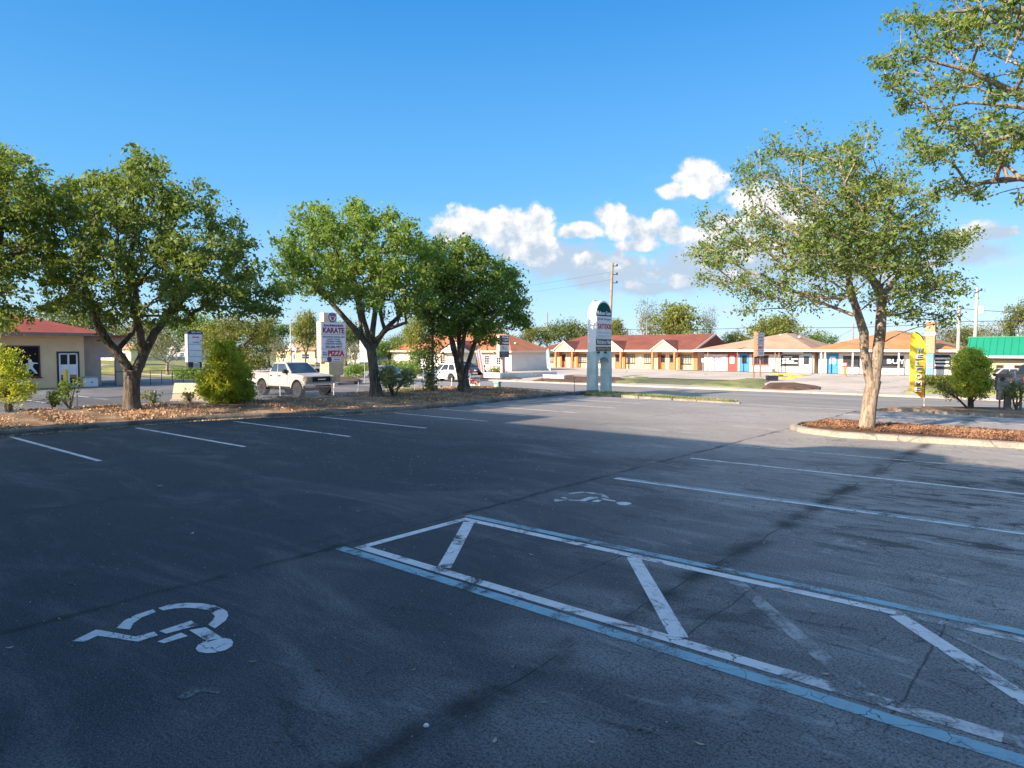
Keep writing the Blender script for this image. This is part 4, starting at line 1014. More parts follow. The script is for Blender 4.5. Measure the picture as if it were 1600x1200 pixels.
def b_orange():
    v0 = 81.5; uL, uR = UP(1279, v0), UP(1492, v0); t = TH('shop_building', 'white shopfront under an orange-brown hip roof with a blue door', 'building', uL, v0, -.25)
    L = uR - uL; x = lambda px, dv=0: UP(px, v0 + dv) - uL; H = 2.6; D = 12
    MB().box(0, L, 0, D, 0, H).build('wall', WHSTUC, t); MB().box(0, L, -.03, -.001, H - .4, H - .03).build('frieze', M('grey_frieze', (.34, .31, .27), .8), t)
    roof_mesh(-.9, L + .6, -1.6, D + .8, H, (L * .50, D * .38), (L * .54, D * .55), 4.75).build('roof', ROOF_OR, t)
    MB().box(-.95, L + .65, -1.7, -1.6, H - .2, H + .04).build('fascia', WHT, t); MB().box(-.8, L + .5, -1.55, -.04, H - .08, H - .04).build('soffit', WHT, t)
    for pp in (1283, 1289, 1332, 1404): c0 = x(pp, -1.4); MB().box(c0 - .06, c0 + .06, -1.45, -1.33, 0, H - .08).build('porch_post', METW, t)
    c0 = x(1301); door(t, c0 - .5, c0 + .5, 2.1, 0, BLUED, METW, fm=BLUED, glass=(.5, .88), label='blue door')
    window(t, x(1317), x(1343), .85, 1.95, 0, DARK, GLASS, 2, 2); window(t, x(1348), x(1360), .7, 2.05, 0, METW, GLASS, 2, 1)
    w = window(t, x(1378), x(1412), .8, 2.0, 0, DARK, GLASS, 1, 1, label='window lettered in white'); text('BUY', METW, w, (x(1386), -.07, 1.15), (1, 0, 0), 1.7, .5, bold=.02)
    w = window(t, x(1460), x(1486), .75, 2.1, 0, DARK, GLASS, 2, 3)
    for z in (.95, 1.3, 1.65): MB().box(x(1461), x(1484), -.085, -.06, z, z + .17).build('signboard', METW, w)
    u, v, z = GT(1320, 588); c = TH('pedestal', 'orange and white painted post in front of the blue-doored shop', 'post', u, v, z)
    MB().box(-.12, .12, -.12, .12, 0, 1.0).build('post', ORANGE, c); MB().box(-.22, .22, -.2, .2, 1.0, 1.35).build('box', M('rust_box', (.45, .12, .07), .6), c); MB().box(-.14, .14, -.22, -.2, 1.08, 1.26).build('label_plate', METW, c)
b_orange()
def b_pillar():
    v0 = 79.2; u0 = UP(1454.5, v0); Y = YD(u0, v0); t = TH('brick_pillar', 'tall orange-brown pillar with a white band rising above the orange roof', 'pillar', u0, v0, -.25); zt = ZP(503, Y) + .25
    w = 7.2 / FPX * Y; h1 = ZP(552, Y) + .25
    MB().box(-w, w * .7, -.4, .4, h1, zt).build('shaft', M('orange_brick', (.44, .25, .14), .85, .2, 6), t); a = ZP(524, Y) + .25
    MB().box(-w - .03, w*.7 + .03, -.43, .43, a, a + .32).build('band', WHT, t); MB().box(-w*.8, w*.5, -.3, .3, 0, h1).build('base', M('blue_render', (.12, .33, .55), .6), t)
    MB().box(-w*.82, w*.52, -.33, -.3, .9, 1.2).build('pink_stripe', M('pink', (.6, .2, .3), .6), t)
    MB().box(-w - .04, w*.7 + .04, -.44, .44, zt, zt + .06).build('cap', WHT, t)
b_pillar()
def b_green():
    v0 = 60.5; uL = UP(1534, v0); t = TH('shop_building', 'pale yellow building with a bright green metal roof at the right edge', 'building', uL, v0, -.25)
    Y = YD(uL, v0); H = ZP(556, Y) + .25 + .1; L = 22; D = 10; zr = ZP(528, Y + 1.0) + .25
    MB().box(0, L, 0, D, 0, H).build('wall', YELLOWW, t); MB().box(-.02, L, -.04, -.001, H - .42, H - .2).build('frieze', M('orange_frieze', (.50, .30, .14), .8), t)
    r = MB(); r.add([(-.9, -.7, H - .1), (L + 1, -.7, H - .1), (L + 1, .5, zr), (-.9, .5, zr), (L + 1, D + .5, zr), (-.9, D + .5, zr), (-.9, -.6, H - .16), (L+1, -.6, H-.16), (-.9, D + .5, H - .16), (L+1, D+.5, H-.16)], [(0,1,2,3), (3,2,4,5), (6,7,1,0), (6,0,3,5,8), (8,9,7,6)])
    ro = r.build('roof', GREENM, t); s = MB()
    k = -.85
    while k < L + 1: s.add([(k, -.7, H - .095), (k + .05, -.7, H - .095), (k + .05, .5, zr + .005), (k, .5, zr + .005), (k, -.72, H - .04), (k + .05, -.72, H - .04), (k + .05, .48, zr + .06), (k, .48, zr + .06)], [(4,5,6,7), (0,4,7,3), (1,2,6,5), (0,1,5,4)]); k += .42
    s.build('standing_seams', GREENM, ro)
    MB().box(-.95, L + 1, -.8, -.70, H - .24, H - .08).build('fascia', WHT, t); MB().box(-.95, L + 1, .46, .56, zr, zr + .09).build('ridge_cap', GREENM, ro)
    for a, b_ in ((1556, 1569), (1584, 1598), (1618, 1632)): window(t, UP(a, v0) - uL, UP(b_, v0) - uL, H - 1.45, H - .72, 0, M('brown_frame', (.30, .13, .06), .6), GLASS, 1, 2, fw=.06)
    door(t, UP(1640, v0) - uL, UP(1655, v0) - uL, 1.75, 0, M('brown_door', (.22, .1, .06), .6), GLASS)
b_green()
def b_white():
    v0 = 64.5; uR = UP(799, v0); uL = UP(612, v0); t = TH('office_building', 'low white building with brown hip roof and grid windows across the road', 'building', uL, v0, -.3)
    L = uR - uL; x = lambda px, dv=0: UP(px, v0 + dv) - uL; H = 2.5; D = VP(855, uR) - v0
    MB().box(0, L, 0, D, 0, H).build('wall', WHSTUC, t); Y = YD(uR, v0 + D/2)
    roof_mesh(-.5, L + .5, -.6, D + .5, H, (D*.5, D/2), (L - D * .5, D/2), ZP(521, Y) + .3).build('roof', ROOF_OR if False else shingles('brown_shingles', (.36, .14, .07), (.46, .19, .10)), t)
    MB().box(-.55, L + .55, -.68, -.6, H - .16, H + .04).build('fascia', FASC, t)
    MB().box(L + .5, L + .58, -.6, D + .5, H - .16, H + .04).build('fascia', FASC, t)
    xa, xb = x(688, -1), x(736, -1)
    gb = MB().prism([(xa, H), (xb, H), ((xa+xb)/2, H + 1.25)], -1.1, -.9, 'y').build('gable', WHT, t)
    k = MB(); k.add([(xa - .2, -1.3, H - .1), ((xa+xb)/2, -1.3, H + 1.35), ((xa+xb)/2, 2.2, H + 1.35), (xa - .2, -.3, H - .1)], [(0,1,2,3)]); k.add([(xb + .2, -1.3, H - .1), ((xa+xb)/2, -1.3, H + 1.35), ((xa+xb)/2, 2.2, H + 1.35), (xb + .2, -.3, H - .1)], [(3,2,1,0)]); k.build('gable_roof', MATS.get('brown_shingles', ROOF_BR), gb)
    MB().box(xa, xb, -1.1, 0, H - .2, H).build('porch_beam', WHT, t)
    for q in (xa + .15, (xa+xb)/2, xb - .15): MB().cyl((q, -1.0, 0), (q, -1.0, H - .2), .10, .10, 10).build('porch_column', ORANGE, t, smooth=True)
    for a, b_ in ((690, 697), (757, 766), (776, 786), (744, 752)): window(t, x(a), x(b_), .8, 2.0, 0, METW, GLASS, 3, 4, fw=.06)
    door(t, x(712), x(718), 2.05, 0, WHT, GLASS)
    MB().lathe([(.12, 0), (.14, .14), (.04, .2)], (L - 1.2, D*.3, H + .9), 'z', 8).build('roof_vent', METW, t)
b_white()
def b_dojo():
    u0, v1 = G(133, 604, -.5); v0 = v1 - 26; t = TH('shop_building', 'tan stucco shop with red shingle roof and white-framed doors at the left edge', 'building', u0, v1, -.5)
    H = ZP(521, YD(u0, v1)) + .5; D = 12
    z = lambda px, py: FZ(py, u0, VP(px, u0)) + .5; DG = M('display_glass', (.008, .008, .010), .35, spec=.15); y = lambda px: VP(px, u0) - v1
    MB().box(-D, 0, -26, 0, 0, H).build('wall', TAN, t)
    zr = H + 2.15
    roof_mesh(-D - .8, .95, -27, 1.6, H - .02, (-D/2, -19), (-D/2, -5.6), zr).build('roof', ROOF_RED, t)
    MB().box(.95, 1.03, -27, 1.65, H - .24, H + .02).build('gutter', M('brown_gutter', (.20, .15, .12), .5), t); MB().box(-D - .8, 1.03, 1.6, 1.68, H - .24, H + .02).build('gutter', M('brown_gutter', (.20, .15, .12), .5), t)
    MB().box(-.02, .92, -26.5, 1.5, H - .1, H - .04).build('soffit', TAN, t)
    w = window(t, y(6), y(63), z(60, 589), z(60, 540), 0, M('dark_red_frame', (.10, .02, .02), .5), DG, 2, 1, axis='x', side=1, fw=.10, label='big dark display window')
    # white cut-out of a kicking figure stuck on the glass
    yy, zz = y(46), z(46, 584); s = 1 / FPX * YD(u0, v1 + yy) * 1.15
    fig = [(-1, 26), (1, 28), (3, 26), (2.4, 23), (6, 21), (11, 20.5), (11, 19), (5.5, 18.5), (4.2, 13), (7, 7), (10.5, 0), (7.6, 0), (3.5, 6), (1, 9.5), (-2, 5), (-5.6, 2), (-6.5, 3.6), (-3.4, 8.5), (-2.2, 14), (-6, 17), (-5, 18.6), (-1.2, 20.5), (-1.4, 23)]
    f = MB().prism([(yy + a * s * .9, zz + b_ * s * .72) for a, b_ in fig], .013, .02, 'x'); f.build('window_decal', METW, w)
    d = MB(); a, b_ = y(92), y(121); zt = z(110, 552); m = (a + b_) / 2
    for (c0, c1, e0, e1) in ((a, a + .09, 0, zt), (b_ - .09, b_, 0, zt), (m - .06, m + .06, 0, zt), (a, b_, zt - .09, zt), (a, b_, 0, .12)): d.box(0, .09, c0, c1, e0, e1)
    dd = d.build('door', METW, t, label='white-framed double glass doors'); MB().box(-.02, .03, a, b_, .05, zt).build('pane', glassmat('door_glass', (.05, .035, .03)), dd)
    MB().box(.03, .045, a + .1, b_ - .1, .95, 1.75).build('poster', WHT, dd); MB().box(.03, .05, a + .1, b_ - .1, .72, .92).build('poster_stripe', ORANGE, dd)
    MB().box(0, .03, a - .14, b_ + .14, 0, zt + .14).build('door_surround', DARK, t)
    g = MB(); g.box(.0, .18, y(17) - .2, y(17) + .2, z(17, 523), z(17, 520)); 
    for q in (-.22, .22): g.lathe([(.05, 0), (.10, .12), (.10, .16)], (.12, y(17) + q, z(17, 523)), 'x', 10)
    g.build('floodlight', METW, t, smooth=True)
    # rear wing with an open passage
    x1 = -.8; y2 = VP(158, u0 + x1) - v1; y3 = VP(192, u0 + x1) - v1; zo = FZ(559, u0 + x1, v1 + y2) + .5; Hw = FZ(527, u0 + x1, v1 + y2) + .5
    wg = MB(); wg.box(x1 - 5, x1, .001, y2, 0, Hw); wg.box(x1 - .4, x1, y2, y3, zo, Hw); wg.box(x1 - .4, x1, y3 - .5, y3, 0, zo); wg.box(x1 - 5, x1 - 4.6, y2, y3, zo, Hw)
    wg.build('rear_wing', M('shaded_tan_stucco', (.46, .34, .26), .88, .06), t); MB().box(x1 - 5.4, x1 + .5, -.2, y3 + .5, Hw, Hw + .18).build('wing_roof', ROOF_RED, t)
    c = TH('cabinet', 'white utility cabinet against the rear wing of the tan shop', 'cabinet', u0 + .3, VP(141, u0 + .3), -.5); MB().box(-.25, .25, -.45, .45, 0, .72).build('body', METW, c, bevel=.02); MB().box(-.3, .3, -.5, .5, .72, .78).build('lid', STEEL, c); MB().box(.25, .27, -.05, .05, .3, .4).build('latch', DARK, c)
    bo = TH('bollard', 'yellow steel bollard in front of the glass doors of the tan shop', 'bollard', u0 + 1.6, VP(102, u0 + 1.6), -.5); Yb = YD(u0 + 1.6, VP(102, u0 + 1.6))
    hb = ZP(577, Yb) + .5; MB().lathe([(.16, 0), (.16, hb - .1), (.12, hb - .02), (.04, hb)], (0, 0, 0), 'z', 16).build('post', M('yellow_paint', (.62, .42, .03), .5, .12, 3), bo, smooth=True); MB().lathe([(.24, -.02), (.24, .04), (.17, .05)], (0, 0, 0), 'z', 16).build('footing', CONC, bo)
    # iron railing further back
    r = TH('railing', 'dark thin railing behind the rear wing of the tan shop', 'railing', u0 + .6, v1 + y2 + .5, -.5); q = MB()
    for i in range(9): q.cyl((0, i*.9, 0), (0, i*.9, 1.15), .025)
    q.build('post', DARK, r); MB().cyl((0, 0, 1.12), (0, 7.2, 1.12), .025).build('rail', DARK, r)
b_dojo()
# the shop block behind and left of the camera; its shade covers the near half of the lot
def b_shade():
    t = TH('shop_building', 'tall tan shop block whose parapet shades the near parking bays', 'building', -25.9, -2.7, 0); H = 20.4 * math.tan(R(SUN_EL))
    MB().box(0, 60, -22, 0, -.5, H).build('wall', TAN, t); MB().box(0, 6.0, -8, -.0, H, H + 1.25).build('parapet_tower', TAN, t)
    MB().prism([(15.6, H), (19.0, H), (18.6, H + .5), (17.3, H + .68), (16.1, H + .5)], -1, -.001, 'y').build('parapet_gable', TAN, t)
    MB().box(-.1, 60.1, -.001, .12, H - .9, H - .6).build('cornice', WHT, t)
    for k in range(9): window(t, 1.5 + 6.5*k, 5.2 + 6.5*k, .6, 2.8, 0, METW, GLASS, 2, 1, side=1)
    for k in range(8): door(t, 6 + 6.5*k, 7.1 + 6.5*k, 2.3, 0, METW, GLASS, side=1, glass=(.1, .9))
b_shade()
def house(name, label, px0, px1, v0, H, zr, D, wm, rm, gable=True, cat='house'):
    u0, u1 = UP(px0, v0), UP(px1, v0); L = u1 - u0; t = TH(name, label, cat, u0, v0, hv(v0) - .02); 
    MB().box(0, L, 0, D, 0, H).build('wall', wm, t); roof_mesh(-.4, L + .4, -.5, D + .5, H, (.0 if gable else D*.4, D/2), (L if gable else L - D*.4, D/2), zr).build('roof', rm, t)
    window(t, L*.12, L*.3, .9, 1.9, 0, METW, GLASS, 2, 2); window(t, L*.68, L*.88, .9, 1.9, 0, METW, GLASS, 2, 2); door(t, L*.45, L*.45 + .9, 2, 0, WHT, GLASS)
    MB().prism([(L*.36, H), (L*.64, H), (L*.5, H + (zr-H)*.75)], -.9, -.52, 'y').build('gable', WHT, t)
    for q in (.38, .62): MB().box(L*q - .07, L*q + .07, -.88, -.74, 0, H).build('porch_post', WHT, t)
    return t
house('house', 'small beige house with a gabled porch behind the pickup truck cab', 432, 492, 72, 2.5, 4.3, 8, CREAM, ROOF_TAN)
house('house', 'grey house with white gable beside the numbered sign', 262, 292, 78, 2.4, 4.4, 8, M('grey_siding', (.36, .40, .46), .8), M('grey_shingles', (.42, .38, .35), .9))
house('house', 'yellow house seen through the passage of the tan shop', 150, 205, 66, 2.6, 4.4, 8, YELLOWW, ROOF_TAN)
house('house', 'pale grey house right of the karate sign behind bare trees', 540, 562, 74, 2.5, 4.0, 7, M('grey_siding', (.36, .40, .46), .8), M('grey_shingles', (.42, .38, .35), .9))

# ------------------------------------------------------------------ signs
SGW = M('sign_white', (.68, .67, .68), .7, .04, spec=.2); SGF = M('sign_frame', (.52, .42, .30), .6, .06); SBLK = M('sign_black', (.02, .02, .03), .4)
RED_L = M('letter_red', (.50, .01, .04), .5); MAR_L = M('letter_maroon', (.22, .01, .08), .5); NAVY_L = M('letter_navy', (.03, .03, .12), .5); GRY_L = M('letter_grey', (.22, .23, .27), .6)
TEAL = M('teal_panel', (.004, .085, .07), .8, spec=.1); WHT_L = M('letter_white', (.75, .76, .78), .5)
class SignFace:
    """helpers to set panels on a face that looks along +u at u0, measured from the street's sight lines"""
    def __init__(s, t, u0, vb, zb): s.t, s.u0, s.vb, s.zb = t, u0, vb, zb
    def y(s, px): return VP(px, s.u0) - s.vb
    def z(s, py, px): return FZ(py, s.u0, VP(px, s.u0)) - s.zb
def put_text(sf, x, a, b, z0, z1, s, m, par, bold=0, shear=0.0):
    return text(s, m, par, (x, a, z0), (0, 1, 0), b - a, z1 - z0, bold=bold, shear=shear, depth=.015)
def tall_sign():
    Tn = .62; u1 = None; vb = 32.95
    uR = UP(930.5, vb); uL = UP(918, vb); Tn = uR - uL; t = TH('pylon_sign', 'tall white arched sign with green top and red tattoos panel on two teal legs', 'sign', uL, vb, 0)
    Wd = VP(955, uR) - vb; Y = YD(uR, vb + Wd/2); Z = lambda py: ZP(py, Y); zt = Z(470); zs_ = Z(493); zl = Z(549); za = Z(558)
    def arch(w0, w1, zb, ztop, n=14): c = (w0+w1)/2; r = (w1-w0)/2; return [(c - r*math.cos(math.pi*i/n), zb + (ztop-zb)*math.sin(math.pi*i/n)) for i in range(n+1)]
    body = [(0, zl)] + arch(0, Wd, zs_, zt) + [(Wd, zl)]
    MB().prism(body, 0, Tn, 'x').build('cabinet', M('sign_cabinet', (.76, .76, .73), .5, .05), t)
    legw = Wd * .15; ar = arch(legw, Wd - legw*1.1, za - .35, za)
    base = [(-.03, -.15), (-.03, zl - .003), (Wd + .03, zl - .003), (Wd + .03, -.15), (Wd - legw*1.1, -.15)] + ar[::-1] + [(legw, -.15)]
    m, b, out = mat_new('teal_render'); co_ = objco(); c = cmix(ramp01(noise(co_, 1.4, 4, .6), .4, .65), (.40, .50, .49), (.56, .64, .62)); Lk.new(c, b.inputs['Base Color']); b.inputs['Roughness'].default_value = .8
    MB().prism(base, -.03, Tn + .03, 'x').build('legs', m, t)
    ga = [(.07, zs_ - .03)] + arch(.07, Wd - .07, zs_, zt - .1) + [(Wd - .07, zs_ - .03)]
    g = MB().prism(ga, Tn, Tn + .03, 'x').build('top_panel', TEAL, t)
    sf = None
    def put(a, b_, z0, z1, s, mt, par, **k): return put_text(sf, Tn + .035, a, b_, z0, z1, s, mt, par, **k)
    put(.14, Wd - .08, zs_ + .02, zs_ + .24, 'Bellmore Centre', WHT_L, g, bold=.01)
    P = [(494, 504, SGW, 'Thrift Shoppe', GRY_L, .5, .35), (505, 515, SGW, 'TATTOOS', RED_L, 0, .82), (516, 528, SGW, None, None, 0, 0), (529.5, 539.5, SBLK, 'Nicholson Nails', WHT_L, 0, .62), (541.5, 548.8, SBLK, 'Spiritual Store', M('letter_gold', (.55, .42, .22), .5), .2, .62)]
    for a, b_, pm, s, lm, shr, hh in P:
        z1, z0 = Z(a), Z(b_); pn = MB().box(Tn, Tn + .035, .05, Wd - .05, z0 + .015, z1 - .015).build('sign_panel', pm, t)
        if s:
            h = (z1 - z0) * hh; mid = (z0 + z1) / 2
            put_text(sf, Tn + .04, .10, Wd - .10, mid - h/2, mid + h/2, s, lm, pn, bold=.02 if s == 'TATTOOS' else .0, shear=shr)
    pn = children(t)[-1]
    for z, s in ((Z(521.5), 'PIERCING  ART'), (Z(526.5), 'WALK INS WELCOME')):
        pass
    for z in (Z(520), Z(525)): MB().box(Tn + .036, Tn + .042, .18, Wd - .18, z - .03, z + .03).build('faded_line', M('faded', (.48, .45, .50), .6), children(t)[4])
    for a in (.1, Wd*.5): MB().lathe([(.03, 0), (.07, .1), (.07, .14)], (Tn + .05, a, zl - .06), 'x', 8).build('spot_lamp', DARK, t)
    MB().box(-.01, .1, Wd*.3, Wd*.5, zt - .01, zt + .03).build('cap_plate', STEEL, t)
tall_sign()
def karate_sign():
    vb = 33.0; uL, uR = UP(495.5, vb), UP(501.5, vb); t = TH('pylon_sign', 'large karate and pizza sign on a tan pillar behind the pickup truck', 'sign', uL, vb, -.5); T_ = uR - uL
    W_ = VP(541, uR) - vb; Y = YD(uR, vb + W_/2); Z = lambda py: ZP(py, Y) + .5
    MB().box(0, T_, 0, W_, Z(558), Z(503)).build('cabinet', M('peach_cabinet', (.68, .50, .34), .6), t)
    MB().box(.02, T_ - .02, .04, W_ - .3, Z(566), Z(558) - .003).build('lower_cabinet', M('peach_cabinet', (.68, .50, .34), .6), t)
    yp = lambda px: VP(px, uR) - vb
    MB().box(.0, T_, yp(507), yp(527), Z(503) + .003, Z(489)).build('logo_cabinet', M('peach_cabinet', (.68, .50, .34), .6), t)
    lg = MB().box(T_, T_ + .03, yp(513), yp(527) - .03, Z(503) + .05, Z(489) - .04).build('logo_panel', SGW, t); cy, cz = (yp(513) + yp(527)) / 2, Z(496)
    MB().lathe([(.40, 0), (.40, .012)], (T_ + .03, cy, cz), 'x', 24).build('logo_disc', NAVY_L, lg); MB().lathe([(.31, 0), (.31, .02)], (T_ + .03, cy, cz), 'x', 24).build('logo_ring', SGW, lg)
    MB().prism([(cy - .22, cz + .1), (cy - .05, cz + .05), (cy + .05, cz + .05), (cy + .22, cz + .1), (cy + .12, cz - .08), (cy + .08, cz - .24), (cy - .08, cz - .24), (cy - .12, cz - .08)], T_ + .05, T_ + .062, 'x').build('logo_shape', RED_L, lg)
    MB().prism([(cy - .18, cz + .26), (cy + .18, cz + .26), (cy + .24, cz + .12), (cy - .24, cz + .12)], T_ + .05, T_ + .066, 'x').build('logo_cap', MAR_L, lg)
    x = T_ + .04
    p = MB().box(T_, T_ + .03, .06, W_ - .06, Z(522) + .02, Z(504)).build('sign_panel', SGW, t)
    put_text(0, x, .30, W_ - .28, Z(510.5), Z(507), "KAUFMANN'S", MAR_L, p, bold=.03); put_text(0, x, .20, W_ - .18, Z(520.5), Z(512), 'KARATE', MAR_L, p, bold=.03)
    p = MB().box(T_, T_ + .03, .06, W_ - .06, Z(545) + .02, Z(523) - .02).build('sign_panel', SGW, t)
    for a, b_, s, i in ((525.2, 527.6, 'TRADITIONAL MARTIAL ARTS', .15), (528.8, 531.2, 'EARLY START', .6), (532.4, 534.8, 'SUMMER CAMPS', .5), (536, 538.4, 'COMPETITION TRAINING', .4), (540, 543.6, '352-666-4417', .45)):
        put_text(0, x, i, W_ - i, Z(b_), Z(a), s, GRY_L if b_ < 539 else NAVY_L, p, bold=.01)
    p = MB().box(T_, T_ + .03, .06, W_ - .06, Z(557.5), Z(546)).build('sign_panel', SGW, t)
    put_text(0, x, W_*.27, W_ - .2, Z(556.5), Z(547.5), 'PIZZA', RED_L, p, bold=.05)
    for q, s in ((550.5, "MIA'S"), (554, 'NEW YORK')): put_text(0, x, .14, W_*.24, Z(q + 1.2), Z(q - 1.2), s, M('letter_teal', (.05, .35, .33), .5), p)
    p = MB().box(T_, T_ + .03, .2, W_ - .5, Z(564.5), Z(559)).build('sign_panel', SGW, t)
    MB().lathe([(.001, 0), (.22, 0), (.22, .02), (.001, .02)], (T_ + .03, .8, Z(561.5)), 'x', 20).build('logo_oval', NAVY_L, p); put_text(0, x, W_*.5, W_*.75, Z(562.6), Z(560.6), 'OPEN DAILY', GRY_L, p)
    TB = M('tan_block', (.47, .36, .22), .85, .08)
    MB().box(-.1, T_ + .6, yp(507) , yp(530), Z(586), Z(566) - .003).build('pillar', TB, t, bevel=.02); MB().box(.1, T_ + .4, yp(511), yp(527), -.2, Z(586) - .003).build('foot', TB, t)
    MB().box(-.7, T_ + 1.2, yp(507) - .8, yp(530) + .6, -.1, .22).build('kerb_base', CURB, t)
karate_sign()
def numbered_sign():
    vb = 32.0; uR = UP(294, vb); uL = UP(289.5, vb); t = TH('pylon_sign', 'blank white panel sign with a black numbered cap above the dark hedge', 'sign', uL, vb, -.5); T_ = uR - uL
    W_ = VP(318, uR) - vb; Y = YD(uR, vb + W_/2); Z = lambda py: ZP(py, Y) + .5
    MB().box(0, T_, 0, W_, Z(566), Z(522)).build('cabinet', M('grey_cabinet', (.30, .33, .38), .5), t)
    cp = MB().prism([(0, Z(522) + .003), (W_, Z(522) + .003), (W_, Z(519)), (W_ - .3, Z(516)), (.3, Z(516)), (0, Z(519))], 0, T_ + .02, 'x').build('cap', SBLK, t)
    put_text(0, T_ + .03, .4, W_*.5, Z(520.8), Z(517.6), '2175', WHT_L, cp, bold=.02); put_text(0, T_ + .03, W_*.58, W_ - .2, Z(520.5), Z(518), 'MARINER BLVD', WHT_L, cp)
    for a, b_ in ((523, 537.5), (538.5, 547), (548, 556.5), (557.5, 565.5)):
        p = MB().box(T_, T_ + .03, .12, W_ - .12, Z(b_), Z(a)).build('sign_panel', SGW, t)
        if a == 523: put_text(0, T_ + .04, W_*.3, W_ - .4, Z(527.6), Z(526), '-----', RED_L, p); put_text(0, T_ + .04, .5, W_ - .4, Z(536), Z(533.6), '352-428-8137', GRY_L, p)
    for q in (.15, W_*.3, W_ - .2): MB().box(.1, T_ - .1, q - .09, q + .09, -.2, Z(566) - .003).build('post', DARK, t)
    MB().box(.3, T_ - .05, W_*.35, W_ - .35, .5, Z(567)).build('lower_panel', M('grey_panel', (.42, .44, .48), .6), t)
numbered_sign()
def medical_sign():
    u, v, z = GT(783, 587); uR = UP(780, v); t = TH('pylon_sign', 'dark medical sign on a single pink post in front of the white building', 'sign', uR - .35, v, z)
    W_ = VP(795.5, uR) - v; Y = YD(uR, v + W_/2); Z = lambda py: ZP(py, Y) - z
    MB().box(0, .35, 0, W_, Z(558.5), Z(524)).build('cabinet', M('peach_cabinet', (.68, .50, .34), .6), t)
    p = MB().box(.35, .38, .06, W_ - .05, Z(539), Z(524.5)).build('sign_panel', SBLK, t)
    for q, s in ((528.3, 'Florida'), (532.8, 'Urgent'), (537.3, 'Health')): put_text(0, .39, W_*.3, W_ - .12, Z(q), Z(q - 3.2), s, WHT_L, p, bold=.02)
    MB().box(.38, .395, W_*.12, W_*.2, Z(533), Z(529)).build('cross', WHT_L, p); MB().box(.38, .393, W_*.06, W_*.26, Z(531.7), Z(530.3)).build('cross', WHT_L, p)
    p = MB().box(.35, .38, .06, W_ - .05, Z(548.5), Z(539.8)).build('sign_panel', SGW, t)
    for q in (542, 544.2, 546.4): MB().box(.38, .39, .2, W_ - .3, Z(q + .5), Z(q - .5)).build('text_line', GRY_L, p)
    p = MB().box(.35, .38, .06, W_ - .05, Z(558), Z(549.4)).build('sign_panel', SBLK, t); put_text(0, .39, .25, W_ - .2, Z(553.4), Z(550.6), 'DENTAL', GRY_L, p); put_text(0, .39, .35, W_ - .3, Z(557), Z(554.6), 'CENTER', GRY_L, p)
    MB().box(.02, .3, W_*.35, W_*.62, -.4, Z(558.5) - .003).build('post', M('pink_post', (.55, .38, .33), .7), t)
medical_sign()
def plaza_sign():
    u, v, z = GT(1178, 590); uR = UP(1182, v); t = TH('pylon_sign', 'narrow listing sign in an orange frame on two posts before the tan-roofed shop', 'sign', uR - .3, v, z)
    W_ = VP(1193.5, uR) - v; Y = YD(uR, v + W_/2); Z = lambda py: ZP(py, Y) - z
    MB().box(0, .3, 0, W_, Z(557), Z(518.5)).build('cabinet', M('rust_frame', (.42, .15, .07), .7, .1), t)
    for a, b_, s, m in ((520, 524.5, 'STATE', GRY_L), (525.3, 529.4, 'INSURANCE', GRY_L), (530.2, 534.2, 'BARBER', GRY_L), (535, 538, 'SHOP', GRY_L), (538.8, 547, 'BEAUTY', RED_L), (548, 556, 'TAX', GRY_L)):
        p = MB().box(.3, .33, .08, W_ - .08, Z(b_), Z(a)).build('sign_panel', SGW, t); h = Z(a) - Z(b_); put_text(0, .34, .3, W_ - .3, Z(b_) + h*.2, Z(a) - h*.2, s, m, p, bold=.01)
    for px_ in (1179.5, 1190): q = VP(px_, uR) - v; MB().box(.08, .22, q, q + .13, -.4, Z(557) - .003).build('post', M('brown_post', (.22, .12, .085), .7), t)
plaza_sign()
def yard_sign():
    u, v, z = *G(742, 612, -.02), -.02; t = TH('yard_sign', 'small white pizza yard sign leaning among the fence posts', 'sign', u, v, z, 14); Y = YD(u, v); w = 19 / FPX * Y; Z = lambda py: ZP(py, Y) - z
    p = MB().box(-w/2, w/2, -.015, .015, Z(606), Z(588)).build('board', SGW, t); text('PIZZA', RED_L, p, (-w*.43, -.017, Z(600.5)), (1, 0, 0), w*.86, Z(593) - Z(600.5), bold=.04)
    text('KICKBOXING', GRY_L, p, (-w*.4, -.017, Z(592)), (1, 0, 0), w*.8, Z(589.6) - Z(592)); MB().box(-w*.45, w*.45, -.02, -.015, Z(605.3), Z(602.6)).build('green_band', M('letter_green', (.05, .30, .18), .5), p)
    for q in (-w*.46, w*.46): MB().cyl((q, 0, -.2), (q, 0, Z(588)), .015, n=6).build('stake', METW, t)
yard_sign()
def street_sign(px, top, bot, base, w, label, m=None):
    u, v, z = GT(px, base); Y = YD(u, v); t = TH('road_sign', label, 'sign', u, v, z, 20); Z = lambda py: ZP(py, Y) - z; W_ = w / FPX * Y
    MB().cyl((0, 0, -.2), (0, 0, Z(top)), .035).build('post', STEEL, t); MB().box(-W_/2, W_/2, -.06, -.035, Z(bot), Z(top)).build('plate', m or M('sign_back', (.42, .46, .46), .5), t, bevel=.01)
    return t
street_sign(662, 561, 578, 592, 9, 'grey rectangular road sign left of the vine-covered pole')
street_sign(493, 560, 566, 592, 5, 'small white road sign post between pickup truck and karate sign', WHT)
street_sign(1098, 560, 566, 584, 4, 'small white parking sign between red-roofed and tan-roofed shops', WHT)
street_sign(570, 531, 566, 598, 16, 'grey and black sign half hidden behind the elm-like tree trunk')
